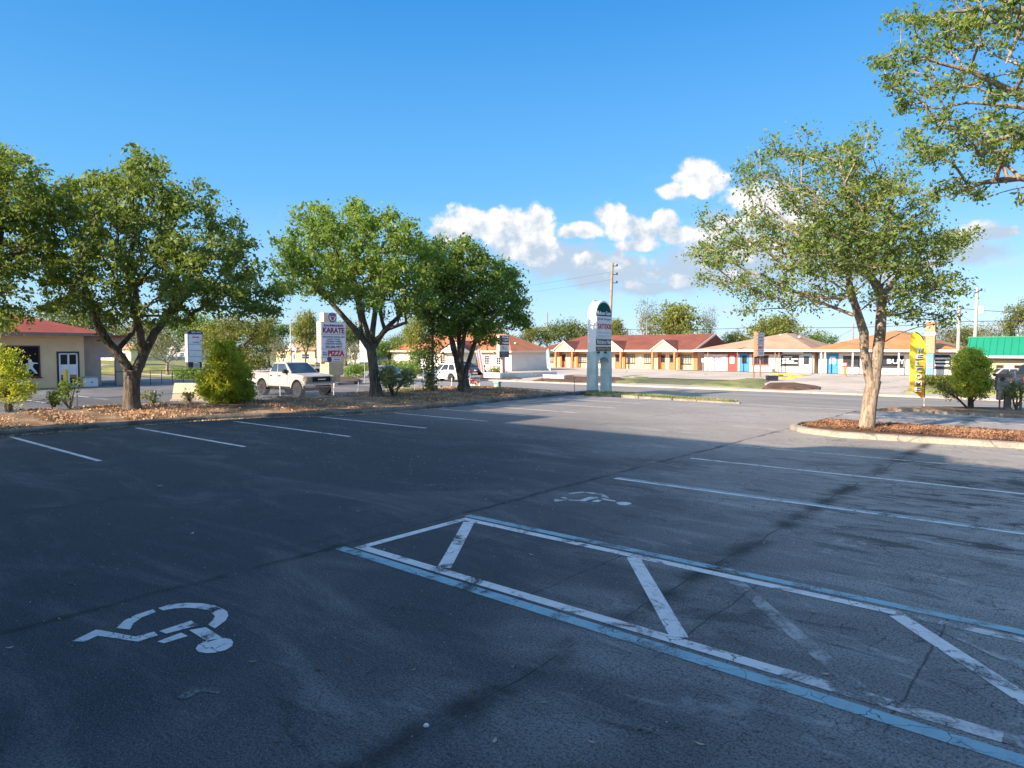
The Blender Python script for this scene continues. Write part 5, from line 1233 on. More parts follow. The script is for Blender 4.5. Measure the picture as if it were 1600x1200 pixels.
def feather(px, base, top, w, z0, label, cols, txt=None, seed=1):
    u, v = G(px, base, z0); Y = YD(u, v); t = TH('feather_banner', label, 'banner', u, v, z0, 40); Z = lambda py: ZP(py, Y) - z0; W_ = w / FPX * Y; zt = Z(top); zb = Z(base - (base-top) * .11)
    n = 16; prof = []
    pole = [(0, 0, -.2), (0, 0, zb)] + [(-.0 - W_ * .55 * (i/8)**2.6 * 1.0, 0, zb + (zt - zb) * (1 - (1 - i/8)**1.0 * 1.0) ) for i in range(1, 9)]
    pole = [(0, 0, -.2), (0, 0, zt * .72)] + [(-W_ * .8 * (1 - math.cos(a)), 0, zt * .72 + (zt * .28) * math.sin(a)) for a in np.linspace(.15, 1.45, 8)]
    MB().tube(pole, [.022] * len(pole), 6).build('pole', DARK if seed == 1 else METW, t)
    MB().cyl((0, 0, -.2), (0, 0, zb), .028).build('pole_foot', WHT, t)
    b = MB(); rows = 24; R_ = []
    for i in range(rows + 1):
        q = i / rows; z = zb + (zt - zb) * q
        if z > zt * .72: s = min(1, (z - zt * .72) / (zt * .28)); a = math.asin(s * .99); xr = -W_ * .8 * (1 - math.cos(a))
        else: xr = 0
        xl = -W_ + (W_ * .75 * max(0, (.14 - q) / .14)) ; xl = min(xl, xr - .02)
        R_.append([(xr + (xl - xr) * k / 4, .05 * math.sin(z * 2.2 + k * .9), z) for k in range(5)])
    b.v = [p for r in R_ for p in r]; b.f = [(i*5+k, i*5+k+1, (i+1)*5+k+1, (i+1)*5+k) for i in range(rows) for k in range(4)]
    bv = [(x, y + .012, z) for x, y, z in b.v]; nn = len(b.v); b.add(bv, [tuple(reversed(f)) for f in list(b.f)])
    fl = b.build('flag', cols, t, smooth=True)
    if txt:
        nl = len(txt); hh = (zt - zb) * .70 / nl
        for i, c in enumerate(txt):
            z = zb + (zt - zb) * .78 - (i + 1) * hh; text(c, SBLK, fl, (-W_*.72, -.075, z + hh*.06), (1, 0, 0), W_*.46, hh*.78, name='letter_shadow', bold=.0); text(c, WHT_L, fl, (-W_*.74, -.10, z + hh*.12), (1, 0, 0), W_*.44, hh*.74, name='letter', bold=.01)
    return t
def bannermat(name, a, b_, h):
    m, b, out = mat_new(name); s = N.new('ShaderNodeSeparateXYZ'); Lk.new(objco(), s.inputs[0]); Lk.new(cmix(ramp01(s.outputs[2], *h), a, b_), b.inputs['Base Color']); b.inputs['Roughness'].default_value = .6; return m
feather(1444, 634, 519, 24, .1, 'yellow and orange feather banner with white letters right of the island tree', bannermat('yellow_banner', (.72, .28, .02), (.85, .68, .05), (.1, 1.3)), 'WELCOME')
def slim_banner(px, base, top, lean, label, m, w, z0=-.3):
    u, v = G(px, base, z0); Y = YD(u, v); t = TH('feather_banner', label, 'banner', u, v, z0, 40); Z = lambda py: ZP(py, Y) - z0; W_ = w / FPX * Y; h = Z(top); L_ = lean / FPX * Y
    MB().tube([(0, 0, -.2), (L_*.2, 0, h*.4), (L_*.6, 0, h*.8), (L_, 0, h)], [.02]*4, 6).build('pole', METW, t)
    b = MB(); n = 8; P_ = []
    for i in range(n + 1):
        q = i / n; c = L_ * q ** 1.4; ww = W_ * (1 if q > .15 else .3 + q * 4.5) * (1 if q < .85 else (1 - q) / .15 * .7 + .3); P_.append((c, ww, h * (.1 + .9 * q)))
    vs = [(c - ww, -.03 + .03*math.sin(z*3), z) for c, ww, z in P_] + [(c, -.03, z) for c, ww, z in P_]; N1 = n + 1
    b.add(vs, [(i, N1 + i, N1 + i + 1, i + 1) for i in range(n)]); b.add([(x, y + .015, z) for x, y, z in vs], [(i + 1, N1 + i + 1, N1 + i, i) for i in range(n)]); b.build('flag', m, t)
def stripes(name, a, b_, k):
    m, b, out = mat_new(name); s = N.new('ShaderNodeSeparateXYZ'); Lk.new(objco(), s.inputs[0]); w = mth('FRACT', mth('ADD', mth('MULTIPLY', s.outputs[0], k), mth('MULTIPLY', s.outputs[2], .7)))
    Lk.new(cmix(mth('GREATER_THAN', w, .5), a, b_), b.inputs['Base Color']); b.inputs['Roughness'].default_value = .7; return m
slim_banner(757, 588, 545, -7, 'leaning red and white striped feather banner at the white wall', stripes('striped_banner', (.6, .5, .5), (.45, .12, .14), 4), 8)
slim_banner(860, 583, 545, -3, 'slim white and blue feather banner left of the red-roofed shops', stripes('blue_banner', (.6, .65, .7), (.15, .35, .5), 4), 5)

# ------------------------------------------------------------------ poles and wires
def upole(px, base, top, r, label, m=CONCP, lean=0, arms=0, hid=None):
    if hid: u, v, z = hid
    else: u, v, z = GT(px, base)
    Y = YD(u, v); t = TH('utility_pole', label, 'pole', u, v, z, 40); h = ZP(top, Y) - z
    MB().tube([(0, 0, -.3), (lean * .5, 0, h * .5), (lean, 0, h)], [r, r*.85, r*.65], 10).build('pole', m, t, smooth=True)
    for i in range(arms):
        q = h - .25 - i * (h * .07); b = MB().cyl((lean, 0, q), (lean + .38, .1, q), .03, n=6).build('bracket', DARK, t); MB().lathe([(.05, 0), (.09, .05), (.05, .1), (.08, .14), (.03, .2)], (lean + .4, .1, q - .02), 'z', 8).build('insulator', M('insulator', (.03, .03, .06), .3), b)
    return t, Vector(F(u, v, z)) , h
_, PA, HA = upole(951, 600, 411, .15, 'tall leaning wooden utility pole with three insulators behind the tall sign', WOODP, .32, 3, (UP(950, 50.3), 50.3, -.4))
_, PB, HB = upole(1495, 0, 478, .16, 'concrete utility pole above the right end of the orange roof', CONCP, 0, 1, (UP(1496, 70), 70, -.25))
_, PC, HC = upole(1521, 0, 449, .15, 'taller utility pole left of the green metal roof', CONCP, .1, 1, (UP(1521, 66), 66, -.25))
MB().lathe([(.05, 0), (.22, .05), (.22, .6), (.05, .65)], (.45, 0, HC * .72), 'z', 12).build('transformer', METW, _)
_, PD, HD = upole(855, 0, 488, .12, 'distant thin utility pole above the trees left of the tall sign', WOODP, 0, 0, (UP(855, 95), 95, -.25))
_, PE, HE = upole(455, 0, 503, .11, 'slim grey pole behind the pickup truck cab', CONCP, 0, 1, (UP(455, 49), 49, -.4))
_, PF, HF = upole(1332, 0, 505, .10, 'thin dark pole behind the orange roof', WOODP, 0, 0, (UP(1332, 100), 100, -.25))
_, PG, HG = upole(128, 0, 470, .10, 'thin pole rising behind the red shingle roof', WOODP, 0, 0, (UP(75, 60), 60, -.5))
_, PH, HH = upole(1046, 0, 498, .07, 'curved-arm street lamp pole above the red roof', STEEL, 0, 0, (UP(1010, 93), 93, -.25))
def wire(pts_px, r, label):
    """(px, py, Y) anchors, sagging between"""
    P = [Vector((XP(a, Y), Y, ZP(b, Y))) for a, b, Y in pts_px]; out = []
    for a, b in zip(P, P[1:]):
        L = (b - a).length
        for i in range(14): q = i / 14; p = a.lerp(b, q); p.z -= L * .012 * 4 * q * (1 - q); out.append(p)
    out.append(P[-1]); c = P[0]; o = bpy.data.objects.new('overhead_wire', None)
    m = MB().tube([p - c for p in out], [r] * len(out), 4).build('overhead_wire', DARK, None); m.location = c
    bpy.data.objects.remove(o); tag(m, label, 'wire', 'overhead wires')
wire([(1496, 482, PB.y), (1760, 494, 52)], .020, 'upper wire running right from the concrete pole above the orange roof')
wire([(953, 514, PA.y + 24), (1205, 510, 84), (1510, 502, 58), (1800, 486, 44)], .024, 'long wire crossing the sky low above the three shop roofs')
wire([(953, 425, PA.y), (600, 470, 80), (470, 500, 100)], .006, 'faint upper wire running left from the leaning wooden pole')
wire([(953, 437, PA.y), (600, 478, 80), (470, 505, 100)], .006, 'faint lower wire running left from the leaning wooden pole')
wire([(1272, 545, 96), (1345, 506, 98), (1496, 484, PB.y)], .016, 'slanting service wire between the tan roof and the thin dark pole')
wire([(1496, 490, PB.y), (1521, 505, PC.y), (1590, 520, 70)], .014, 'short drooping wire between the two right-hand poles')
wire([(455, 505, PE.y), (560, 536, 66), (700, 548, 90)], .014, 'thin wire from the slim grey pole behind the pickup')

# ------------------------------------------------------------------ chain-link fence along the back of the strip
def fence():
    u = -30.9; v0, v1 = 5, 32; t = TH('chain_link_fence', 'low sagging chain-link fence with thin posts along the back of the mulch strip', 'fence', u, v0, -.4)
    H = .95; L = v1 - v0; zf = lambda y: 0
    for px_ in (10, 118, 242, 345, 438, 520, 558, 604, 647, 705, 758):
        y = VP(px_, u) - v0
        if 0 <= y <= L: rl = random.Random(px_).uniform(-.06, .06); MB().cyl((0, y, -.2), (rl, y + rl * .6, H + .06), .032 if px_ in (118, 242, 520, 705) else .024, n=8).build('post', METW if px_ in (118, 242, 438, 520, 705) else STEEL, t)
    b = MB(); r = .0075; s = .11; k = -H
    def strip(a, c):
        b.tube([a, c], [r, r], 3, False)
    y = -H
    while y < 16:
        for sg in (1, -1):
            a0, a1 = (y, y + H) if sg > 0 else (y + H, y)
            p, q = (0.0, a0, 0), (0.0, a1, H - .1)
            lo, hi = min(a0, a1), max(a0, a1)
            if lo >= 0: strip(p, q)
        y += s
    b.build('wire_mesh', STEEL, t)
    MB().tube([(0, i, H - .1 + .03 * math.sin(i * 1.7)) for i in range(0, int(L) + 1)], [.012] * (int(L) + 1), 5).build('top_wire', STEEL, t)
fence()
u, v = G(893, 613, 0); o = TH('stake', 'thin dark stake standing just left of the tall sign', 'stake', u, v + .3, 0); MB().tube([(0, 0, -.2), (-.02, 0, .5), (-.05, 0, .85)], [.02, .018, .012], 6).build('rod', DARK, o); MB().cyl((-.05, 0, .80), (-.05, 0, .86), .03, n=6).build('tip', M('orange_tip', (.6, .2, .05), .6), o)
def utilbox(px, base, top, w, z0, label, m, rot=0):
    u, v = G(px, base, z0); Y = YD(u, v); t = TH('utility_box', label, 'utility box', u, v, z0, rot); h = ZP(top, Y) - z0; W_ = w / FPX * Y / 1.2
    MB().box(-W_/2, W_/2, -W_*.35, W_*.35, -.05, h * .86).build('body', m, t, bevel=.03); MB().prism([(-W_*.40, h*.86), (W_*.40, h*.86), (W_*.34, h), (-W_*.34, h)], -W_/2 - .03, W_/2 + .03, 'x').build('lid', m, t)
    MB().box(-W_*.2, W_*.2, -W_*.35 - .02, -W_*.35, h*.4, h*.6).build('warning_plate', WHT, t); MB().box(-W_*.6, W_*.6, -W_*.5, W_*.5, -.1, .04).build('pad', CONC, t)
utilbox(777, 611, 596, 12, -.15, 'squat grey-green utility box between pizza yard sign and tall sign', M('utility_green', (.20, .30, .28), .6))
def cover_board():
    a = G(269, 622, -.35); b_ = G(318, 622, -.35); u, v = a; t = TH('utility_cover', 'low beige slab-like cover leaning behind the fence between oak and bushy shrub', 'cover', a[0], a[1], -.45); L = math.dist(a, b_); d = ((b_[0]-a[0]), (b_[1]-a[1]))
    t.rotation_euler = (0, 0, R(-40) + math.atan2(d[1], d[0])); MB().prism([(-.1, 0), (.9, 0), (.75, .85), (.25, .95)], 0, L, 'x').build('body', M('beige_board', (.48, .38, .26), .8), t, bevel=.03)
    MB().box(-.06, L + .06, -.14, 1.0, -.06, .05).build('base', CONC, t)
cover_board()
def pedestal():
    u, v = G(1572, 640, .1); Y = YD(u, v); t = TH('utility_pedestal', 'weathered grey meter cabinet and post at the right edge beside the round shrub', 'utility box', u, v, .1, 25); z = lambda py: ZP(py, Y) - .1; s = 1 / FPX * Y
    GM = M('weathered_grey', (.22, .22, .225), .6, .25, 5, metal=.2); WD = M('grey_wood', (.20, .19, .18), .9, .25, 6)
    MB().box(-3*s, 6*s, -.08, .08, -.2, z(600)).build('post', WD, t, bevel=.01); MB().box(9*s, 10.5*s, -.03, .03, -.2, z(580)).build('conduit', METW, t)
    MB().box(-16*s, 2*s, -.16, .05, z(610), z(588)).build('meter_cabinet', GM, t, bevel=.02); MB().lathe([(3.2*s, 0), (3.2*s, .03), (2.2*s, .04)], (-9*s, -.20, z(592)), 'y', 14).build('meter_dial', DARK, t)
    MB().box(-18*s, 4*s, -.2, .1, z(588), z(584)).build('hood', M('rusty_hood', (.20, .11, .06), .8), t); MB().box(0, 8*s, -.14, .12, z(596), z(580)).build('switch_box', GM, t, bevel=.02)
    MB().lathe([(5.2*s*.8, 0), (6*s*.8, .04), (6*s*.8, .36), (4.6*s*.8, .42)], (-10*s, -.05, z(625)), 'z', 14).build('lower_can', GM, t, smooth=True); MB().cyl((-10*s, -.05, -.2), (-10*s, -.05, z(625)), .03).build('pipe', M('rust_pipe', (.28, .14, .09), .8), t)
    MB().box(8*s, 20*s, -.1, .1, z(606), z(590)).build('side_box', GM, t, bevel=.02); MB().box(18*s, 21*s, -.04, .04, -.2, z(590)).build('side_post', WD, t)
pedestal()
def lowwall(px0, px1, base, top, label, side=None):
    u0, v0, z = GT(px0, base); u1 = UP(px1, v0); t = TH('low_wall', label, 'wall', u0, v0, z - .02); Y = YD((u0+u1)/2, v0); h = ZP(top, Y) - z; L = u1 - u0
    MB().box(0, L, 0, .3, -.2, h).build('wall', WHT, t)
    if side: MB().box(L - .3, L, .303, side, -.2, h).build('return_wall', M('grey_white', (.60, .58, .55), .7), t)
    MB().box(-.04, L + .04, -.04, .34, h, h + .06).build('coping', WHT, t)
    MB().box(.3, L - .3, -.025, 0, h*.3, h*.34).build('faded_line', M('faded', (.48, .45, .50), .6), t)
lowwall(756, 781, 593, 583, 'low white wall with a long shaded return below the medical sign', 9)
lowwall(849, 881, 594, 586.5, 'short low white wall in the mulch bed left of the tall sign')
def kerbstone(px, py, L, ang, m, label, h=.15, w=.22, grp='painted kerb stones across the road', name='kerb_stone'):
    u, v, z = GT(px, py); t = MB().box(-L/2, L/2, -w/2, w/2, -.1, h).build(name, m, None, bevel=.02); t.location = F(u, v, z); t.rotation_euler = (0, 0, R(-40 + ang)); tag(t, label, 'kerb stone', grp)
YEL = M('yellow_kerb', (.55, .36, .05), .7, .2, 4)
for i, (a, b_, g) in enumerate(((1213, 588, 'beside the black block'), (1222, 586, 'second from the black block'), (1240, 584.5, 'far row, in front of the sign-covered window'), (1258, 584, 'far row, in front of the pale blue door'), (1230, 592, 'near row, left end'), (1243, 589, 'near row, right end'))):
    kerbstone(a, b_, 1.3, 35 if i in (0, 1, 4, 5) else 5, YEL, 'yellow painted kerb stone ' + g)
kerbstone(1206, 595, .9, 40, SBLK, 'black block at the end of the yellow kerb stones', .45, .5)

# ------------------------------------------------------------------ vehicles
def wheel(par, x, y, r, w, side, rimm=None):
    o = MB().lathe([(r*.62, -w/2), (r*.93, -w/2), (r, -w*.32), (r, w*.32), (r*.93, w/2), (r*.62, w/2)], (x, y, r), 'y', 28).build('wheel', BLK, par, smooth=True)
    s = side; rm = MB().lathe([(r*.63, s*w*.30), (r*.63, s*(w/2 + .008)), (r*.56, s*(w/2 + .008)), (r*.52, s*w*.34), (r*.2, s*w*.30), (r*.14, s*w*.46), (.01, s*w*.46)], (x, y, r), 'y', 28)
    for k in range(6):
        a = 2*math.pi*k/6; c, d = math.cos(a), math.sin(a); n = (-d, c); q = .035 * r / .4
        pts = [(c*r*.12 + n[0]*q, d*r*.12 + n[1]*q), (c*r*.58 + n[0]*q*1.4, d*r*.58 + n[1]*q*1.4), (c*r*.58 - n[0]*q*1.4, d*r*.58 - n[1]*q*1.4), (c*r*.12 - n[0]*q, d*r*.12 - n[1]*q)]
        rm.prism([(x + p[0], r + p[1]) for p in pts], y + s*w*.34, y + s*(w*.5), 'y')
    rm.build('rim', rimm or M('rim_metal', (.16, .16, .17), .35, .05, metal=.8), o); return o
def arc(cx, cz, r, a0, a1, n=9): return [(cx + r*math.cos(R(a0 + (a1-a0)*i/n)), cz + r*math.sin(R(a0 + (a1-a0)*i/n))) for i in range(n+1)]
def cabin(par, B, T, paint, glass, name='cabin', pillars=()):
    """B, T = (x0, x1, halfwidth, z) bottom and top rectangles; the glass sits just proud between the pillars"""
    def P(q, sx, sy): return (q[0] if sx < 0 else q[1], q[2]*sy, q[3])
    b = MB(); b.add([P(B,-1,-1), P(B,1,-1), P(B,1,1), P(B,-1,1), P(T,-1,-1), P(T,1,-1), P(T,1,1), P(T,-1,1)], [(0,3,2,1),(4,5,6,7),(0,1,5,4),(1,2,6,5),(2,3,7,6),(3,0,4,7)])
    o = b.build(name, paint, par, bevel=.05, seg=3, smooth=True)
    def pane(c, off, nm, lab=None):
        c = [Vector(p) for p in c]; m = sum(c, Vector()) / 4; n = (c[1]-c[0]).cross(c[2]-c[1]).normalized()
        if n.dot(m - Vector(((B[0]+B[1])/2, 0, B[3]))) < 0: n = -n
        g = MB(); g.add([p + n*off for p in c] + [p - n*.02 for p in c], [(0,1,2,3),(7,6,5,4),(0,4,5,1),(1,5,6,2),(2,6,7,3),(3,7,4,0)]); return g.build(nm, glass, o)
    def lerp(a, b_, t): return tuple(a[i] + (b_[i]-a[i])*t for i in range(3))
    def patch(a, b_, c, d, s0, s1, t0, t1):
        lo0, lo1 = lerp(a, b_, s0), lerp(a, b_, s1); hi0, hi1 = lerp(d, c, s0), lerp(d, c, s1)
        return [lerp(lo0, hi0, t0), lerp(lo1, hi1, t0), lerp(lo1, hi1, t1), lerp(lo0, hi0, t1)]
    for sy in (-1, 1):
        a, b_, c, d = P(B,-1,sy), P(B,1,sy), P(T,1,sy), P(T,-1,sy); ed = [.05] + list(pillars) + [.95]
        for s0, s1 in zip(ed, ed[1:]): pane(patch(a, b_, c, d, s0 + .015, s1 - .015, .10, .88), .008, 'side_window')
    pane(patch(P(B,1,-1), P(B,1,1), P(T,1,1), P(T,1,-1), .06, .94, .06, .93), .008, 'windscreen'); pane(patch(P(B,-1,-1), P(B,-1,1), P(T,-1,1), P(T,-1,-1), .08, .92, .12, .88), .008, 'rear_window')
    return o
def truck():
    fu, fv = G(466, 621.5, -.5); t = TH('pickup_truck', 'silver-white four-door pickup truck driving right across the next-door lot', 'truck', fu - 2.05, fv + .95, -.5)
    s = 1.06; t.scale = (s, s, s)
    PT = M('silver_white_paint', (.38, .365, .345), .28, .03, spec=.6); zc = .46
    prof = [(-2.95, .78), (-2.97, 1.34), (-1.02, 1.37), (-1.0, 1.40), (1.15, 1.40), (1.3, 1.36), (2.1, 1.31), (2.62, 1.25), (2.84, 1.12), (2.88, .74), (2.56, .68)] + arc(1.98, zc, .58, 22, 158)[0:] + [(1.35, .60), (-1.10, .60)] + arc(-1.72, zc, .58, 14, 166) + [(-2.4, .70)]
    MB().prism(prof, -.98, .98, 'y').build('body', PT, t, bevel=.045, seg=3, smooth=True)
    cabin(t, (-1.0, 1.28, .95, 1.385), (-.80, .42, .76, 1.98), PT, glassmat('truck_glass', (.02, .035, .05)), 'cab', (.40,))
    MB().box(-2.85, -1.08, -.86, .86, 1.362, 1.385).build('bed_shade_panel', BLK, t)  # flat dark panel imitating the shaded recess of the open bed
    for sy in (-1, 1):
        for x in (1.98, -1.72): wheel(t, x, sy*.86, .46, .30, sy)
        for cx in (1.98, -1.72):
            o1, o2 = arc(cx, zc, .585, 8, 172, 12), arc(cx, zc, .66, 8, 172, 12); MB().prism(o1 + o2[::-1], sy*.975, sy*1.02, 'y').build('wheel_arch', PT, t, smooth=True)
        MB().box(2.50, 2.93, sy*.64, sy*1.0, .96, 1.20).build('headlight', M('lamp_glass', (.42, .30, .20), .12, spec=.9), t, bevel=.03)
        MB().box(-3.0, -2.86, sy*.80, sy*.99, 1.0, 1.30).build('tail_light', M('red_lens', (.5, .02, .02), .2), t, bevel=.02)
        m = MB().box(.78, 1.0, sy*.99, sy*1.20, 1.36, 1.60).build('wing_mirror', BLK, t, bevel=.03)
        for x in (-.72, .18): MB().box(x - .1, x + .1, sy*.978, sy*1.01, 1.18, 1.24).build('door_handle', DARK, t)
        for x in (-1.0, -.02, 1.02): MB().box(x - .008, x + .008, sy*.979, sy*.986, .66, 1.36).build('door_seam', DARK, t)
        MB().box(-1.15, 1.4, sy*.88, sy*1.02, .50, .56).build('side_step', BLK, t, bevel=.015)
        MB().lathe([(.05, 0), (.09, .03)], (2.925, sy*.7, .72), 'x', 10).build('fog_lamp', DARK, t)
    fr = MB().box(2.80, 2.91, -.66, .66, .88, 1.22).build('grille_frame', PT, t, bevel=.03); g = MB().box(2.88, 2.925, -.60, .60, .92, 1.18).build('grille', BLK, t); MB().box(2.925, 2.935, -.26, .26, 1.02, 1.08).build('badge', CHROME, g)
    MB().box(2.72, 3.04, -.99, .99, .60, .82).build('front_bumper', CHROME, t, bevel=.05, seg=3, smooth=True); MB().box(3.02, 3.05, -.5, .5, .62, .72).build('lower_intake', BLK, t); MB().box(-3.1, -2.9, -.95, .95, .62, .80).build('rear_bumper', CHROME, t, bevel=.03)
    MB().box(-2.6, 2.4, -.55, .55, .38, .60).build('chassis', BLK, t); MB().cyl((1.98, -.8, .46), (1.98, .8, .46), .07).build('axle', BLK, t); MB().cyl((-1.72, -.8, .46), (-1.72, .8, .46), .08).build('axle', BLK, t)
    MB().box(2.0, 2.5, .3, .3005, 1.29, 1.29).build('bonnet_crease', PT, t) if False else None
truck()
def car(label, name, px, py, rot, paint, s=1, suv=True, z=None, grp=None, gl=GLASS):
    if z is None: u, v, z = GT(px, py)
    else: u, v = G(px, py, z)
    t = TH(name, label, 'car', u, v, z, rot, grp); t.scale = (s,)*3
    h = 1.0 if suv else .88; rf = 1.64 if suv else 1.43; r = .36 if suv else .32
    prof = [(-2.28, .42), (-2.32, h - .15), (-2.22, h + .02), (-1.3, h + .06), (.9, h + .02), (1.6, h - .08), (2.15, h - .22), (2.32, h - .38), (2.34, .40), (2.0, .30)] + arc(1.42, r, r + .08, 20, 160) + [(.9, .27), (-.9, .27)] + arc(-1.38, r, r + .08, 20, 160) + [(-2.0, .32)]
    MB().prism(prof, -.90, .90, 'y').build('body', paint, t, bevel=.06, seg=3, smooth=True)
    cabin(t, (-2.12 if suv else -1.75, 1.02, .86, h), (-1.62 if suv else -1.05, .15, .64, rf), paint, gl, 'cabin', (.36, .68))
    for sy in (-1, 1):
        for x in (1.42, -1.38): wheel(t, x, sy*.80, r, .22, sy, CHROME)
        MB().box(2.0, 2.30, sy*.58, sy*.88, h - .42, h - .26).build('headlight', M('clear_lamp', (.6, .6, .62), .12, spec=.9), t, bevel=.02); MB().box(-2.34, -2.15, sy*.55, sy*.90, h - .22, h - .02).build('tail_light', M('red_lens', (.5, .02, .02), .2), t, bevel=.02)
        MB().box(.75, .92, sy*.90, sy*1.04, h + .02, h + .16).build('wing_mirror', paint, t, bevel=.02)
        for x in (-.55, .5): MB().box(x - .09, x + .09, sy*.895, sy*.92, h - .18, h - .14).build('door_handle', CHROME, t)
    MB().box(2.30, 2.36, -.5, .5, .42, .62).build('grille', BLK, t); MB().box(-2.36, -2.3, -.85, .85, .34, .5).build('rear_bumper', BLK, t, bevel=.02); MB().box(-2.35, -2.32, -.25, .25, .62, .74).build('number_plate', WHT, t)
    return t
car('white hatchback SUV heading left along the road behind the multi-stemmed tree', 'suv', 698, 595.5, 180, M('white_paint', (.75, .75, .74), .25, .02), 1.0)
car('dark grey sedan on the road behind the pale straggly shrub', 'sedan', 606, 595, 0, M('grey_blue_paint', (.13, .16, .20), .25, .03), 1.0, False, gl=GLASSB)
car('dark car seen through the multi-stemmed tree beside the white SUV', 'sedan', 727, 586, 0, M('black_paint', (.03, .03, .035), .25), 1.0, False)
car('silver car parked before the yellow building behind the utility pedestal', 'sedan', 1588, 606, 20, M('silver_paint', (.34, .35, .37), .25), .95, False)
car('dark SUV parked at the right edge before the yellow building', 'suv', 1640, 607, 50, M('black_paint', (.03, .03, .035), .25), 1.0, True)
def motorcycle():
    u, v, z = GT(1592, 611); t = TH('motorcycle', 'red motorcycle parked at the right edge in front of the parked cars', 'motorcycle', u, v, z, 15); RP = M('red_gloss', (.45, .03, .03), .25)
    for x in (-.72, .72): w = MB().lathe([(.22, -.06), (.31, -.05), (.33, 0), (.31, .05), (.22, .06)], (x, 0, .33), 'y', 20).build('wheel', BLK, t, smooth=True); MB().lathe([(.21, -.02), (.21, .02)], (x, 0, .33), 'y', 12).build('rim', CHROME, w)
    MB().prism([(-.5, .72), (-.1, .74), (.42, .98), (.4, .78), (.1, .55), (-.4, .5)], -.13, .13, 'y').build('tank', RP, t, bevel=.04, seg=2, smooth=True); MB().box(-.72, -.12, -.12, .12, .74, .83).build('seat', BLK, t, bevel=.03)
    MB().box(-.25, .25, -.14, .14, .28, .56).build('engine', STEEL, t, bevel=.03); MB().tube([(.72, .1, .33), (.5, .1, .9), (.42, .1, 1.02)], [.025]*3, 6).tube([(.72, -.1, .33), (.5, -.1, .9), (.42, -.1, 1.02)], [.025]*3, 6).build('fork', CHROME, t)
    MB().tube([(.30, -.34, 1.04), (.42, -.1, 1.04), (.42, .1, 1.04), (.30, .34, 1.04)], [.018]*4, 6).build('handlebar', DARK, t); MB().lathe([(.09, 0), (.09, .08), (.03, .14)], (.5, 0, .92), 'x', 12).build('headlight', CHROME, t); MB().box(-.95, -.6, -.07, .07, .62, .70).build('tail_fairing', RP, t)
motorcycle()

# ------------------------------------------------------------------ litter on the asphalt and in the beds
rl = random.Random(8)
LEAFM = [M('dry_leaf_tan', (.38, .26, .14), .8, .2, 20), M('dry_leaf_brown', (.20, .11, .05), .8, .2, 20), M('dry_leaf_pale', (.50, .42, .30), .8, .2, 20)]
spots = [(160,888),(110,913),(47,943),(93,969),(378,977),(15,1014),(395,1036),(497,1047),(600,860),(646,1049),(640,960),(830,868),(565,865),(432,1161),(924,1162),(897,1045),(1000,1140),(1166,924),(1271,958),(960,815),(1290,1055),(1087,690),(740,1081),(773,1160),(1145,1120),(545,1030),(300,835),(560,800),(860,735),(1330,760),(1450,905),(1420,850),(1240,850),(420,700),(560,740),(250,760),(480,770),(660,720),(1093,1165),(850,1100)]
for i, (px, py) in enumerate(spots):
    u, v = G(px, py); s = rl.uniform(.020, .036) * (1.0 if py > 850 else 1.3); a = rl.uniform(0, 6.28)
    b = MB(); n = 5; w = s * rl.uniform(.25, .42); c = rl.uniform(.2, .5)
    top = [(-s + 2*s*k/n, w * math.sin(math.pi * k / n) ** .8, .004 + s * c * abs(k/n - .5)) for k in range(n+1)]; bot = [(x, -y, z + .002) for x, y, z in top]; mid = [(x, 0, z + .006) for x, y, z in top]
    b.v = top + mid + bot; m = n + 1; b.f = [(k, k+1, m+k+1, m+k) for k in range(n)] + [(m+k, m+k+1, 2*m+k+1, 2*m+k) for k in range(n)]
    o = b.build('fallen_leaf', LEAFM[i % 3], None); o.location = F(u, v, .006); o.rotation_euler = (rl.uniform(-.1, .1), rl.uniform(-.15, .15), a)
    tag(o, 'small dry curled leaf lying on the parking lot asphalt', 'leaf', 'dry leaves scattered on the lot')
u, v = G(666, 1135); o = TH('bottle_cap', 'small round white cap on the dark asphalt near the bottom of the photo', 'bottle cap', u, v, .004); MB().lathe([(.016, 0), (.016, .007), (.013, .011), (.008, .012)], (0, 0, 0), 'z', 20).build('disc', WHT, o, smooth=True); MB().lathe([(.019, 0), (.019, .003)], (0, 0, 0), 'z', 20).build('rim', WHT, o)
def scatter(name, label, cat, polyf, n, size, mats, seed, z=None, up=.3, asp=.3):
    rg = np.random.default_rng(seed); P = np.array([polyf(rg) for _ in range(n)]); o = leaves(name, P, size, mats, None, rg, 0, asp); street(o); tag(o, label, cat, None, 'stuff'); return o
def in_strip(rg):
    v = rg.uniform(0, 31)
    while rg.random() > .5 + .5 * math.sin(v * 1.9 + math.sin(v * .8) * 2): v = rg.uniform(0, 31)
    t = rg.uniform(.02, .72); ul = np.interp(v, [p[1] for p in CURBLINE], [p[0] for p in CURBLINE]); ub = -30.3; fade = 1 if v < 29 else max(0, 1 - (v-29)/3.7)
    return (ul - .2 + (ub - ul) * t, v, (.14 + .16 * math.sin(min(1, t*1.5) * math.pi * .5)) * fade + rg.uniform(0, .03))
scatter('leaf_litter', 'pine straw and fallen leaves covering the long mulch strip', 'leaf litter', in_strip, 20000, .10, M('straw_litter', (.36, .20, .11), .85, .6, .7), 1, asp=.22)
scatter('leaf_litter', 'pale dry leaves scattered over the long mulch strip', 'leaf litter', in_strip, 9000, .085, M('pale_litter', (.50, .38, .24), .85, .3, 3), 2, asp=.4)
scatter('bark_chips', 'brown bark chips filling the kerbed tree island', 'bark chips', lambda rg: (rg.uniform(-6.5, 9), rg.uniform(20.95, 23.5), .16 + rg.uniform(0, .04)), 20000, .062, M('chips', (.24, .125, .07), .85, .55, 1.1), 3, asp=.4)
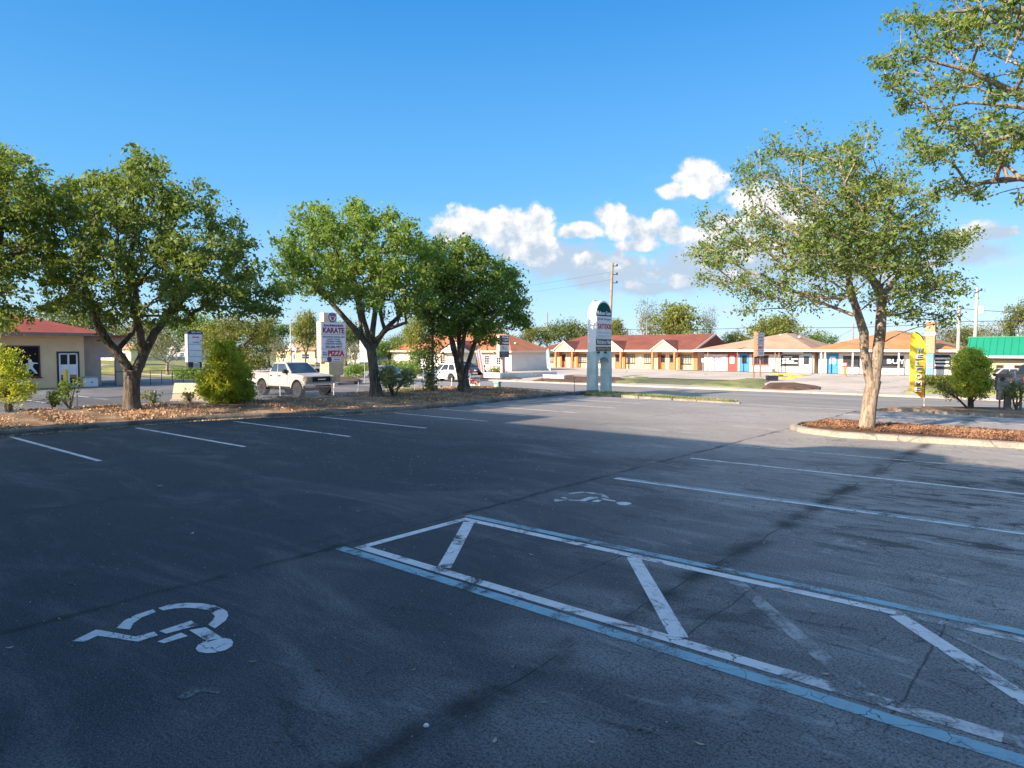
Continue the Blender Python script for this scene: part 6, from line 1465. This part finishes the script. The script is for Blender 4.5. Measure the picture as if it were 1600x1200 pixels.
scatter('leaf_litter', 'dry leaves blown along the kerb of the mulch strip', 'leaf litter', lambda rg: (float(np.interp(0, [0], [0])) + float(np.interp((q := rg.uniform(0, 20)), [p[1] for p in CURBLINE], [p[0] for p in CURBLINE])) + abs(rg.normal()) * .10, q, .012 + rg.uniform(0, .01)), 2600, .05, M('pale_litter', (.50, .38, .24), .85, .3, 3), 4, asp=.5)
rp = np.random.default_rng(12)
pv = []; pf = []
for i in range(5200):
    u_, v_ = rp.uniform(-24, 3), rp.uniform(1.5, 17); s_ = rp.uniform(.003, .009) * (1 if v_ < 8 else 1.6); k_ = len(pv)
    pv += [(u_ + s_*a*rp.uniform(.6, 1.3), v_ + s_*b*rp.uniform(.6, 1.3), .002 + s_*c) for a, b, c in ((1,0,0),(0,1,0),(-1,0,0),(0,-1,0),(0,0,.9))]
    pf += [(k_, k_+1, k_+4), (k_+1, k_+2, k_+4), (k_+2, k_+3, k_+4), (k_+3, k_, k_+4)]
pm = bpy.data.meshes.new('grit'); pm.from_pydata(pv, [], pf); pm.materials.append(M('grit_stone', (.30, .28, .25), .9, .5, 5)); po = bpy.data.objects.new('grit', pm); COL.objects.link(po); street(po)
tag(po, 'loose grit and tiny pebbles scattered over the parking lot asphalt', 'grit', None, 'stuff')
def blades(name, label, polyf, n, h, m, seed):
    rg = np.random.default_rng(seed); vs = []; fs = []
    for i in range(n):
        u, v, z = polyf(rg); a = rg.uniform(0, 6.28); w = .03; hh = h * rg.uniform(.5, 1.3); lx, ly = rg.normal(size=2) * hh * .4
        k = len(vs); vs += [(u - w*math.cos(a), v - w*math.sin(a), z), (u + w*math.cos(a), v + w*math.sin(a), z), (u + lx, v + ly, z + hh)]; fs.append((k, k+1, k+2))
    b = MB(); b.v = vs; b.f = fs; me = bpy.data.meshes.new(name); me.from_pydata(vs, [], fs); me.materials.append(m); o = bpy.data.objects.new(name, me); COL.objects.link(o); street(o); tag(o, label, 'grass', None, 'stuff')
GB = M('grass_blades', (.17, .20, .06), .8, .4, .6)
blades('grass', 'tufty grass on the broken-kerbed wedge beside the tall sign', lambda rg: ((u := rg.uniform(-21, -12.4)), rg.uniform(30.2 + (-12.4 - u) * .10, 30.9 + (-12.4 - u) * .28), .02), 1800, .09, GB, 1)
blades('grass', 'dry grass in the verge behind the fence', lambda rg: (rg.uniform(-38, -22), rg.uniform(31.3, 33.6), -.46), 6000, .16, GB, 2)
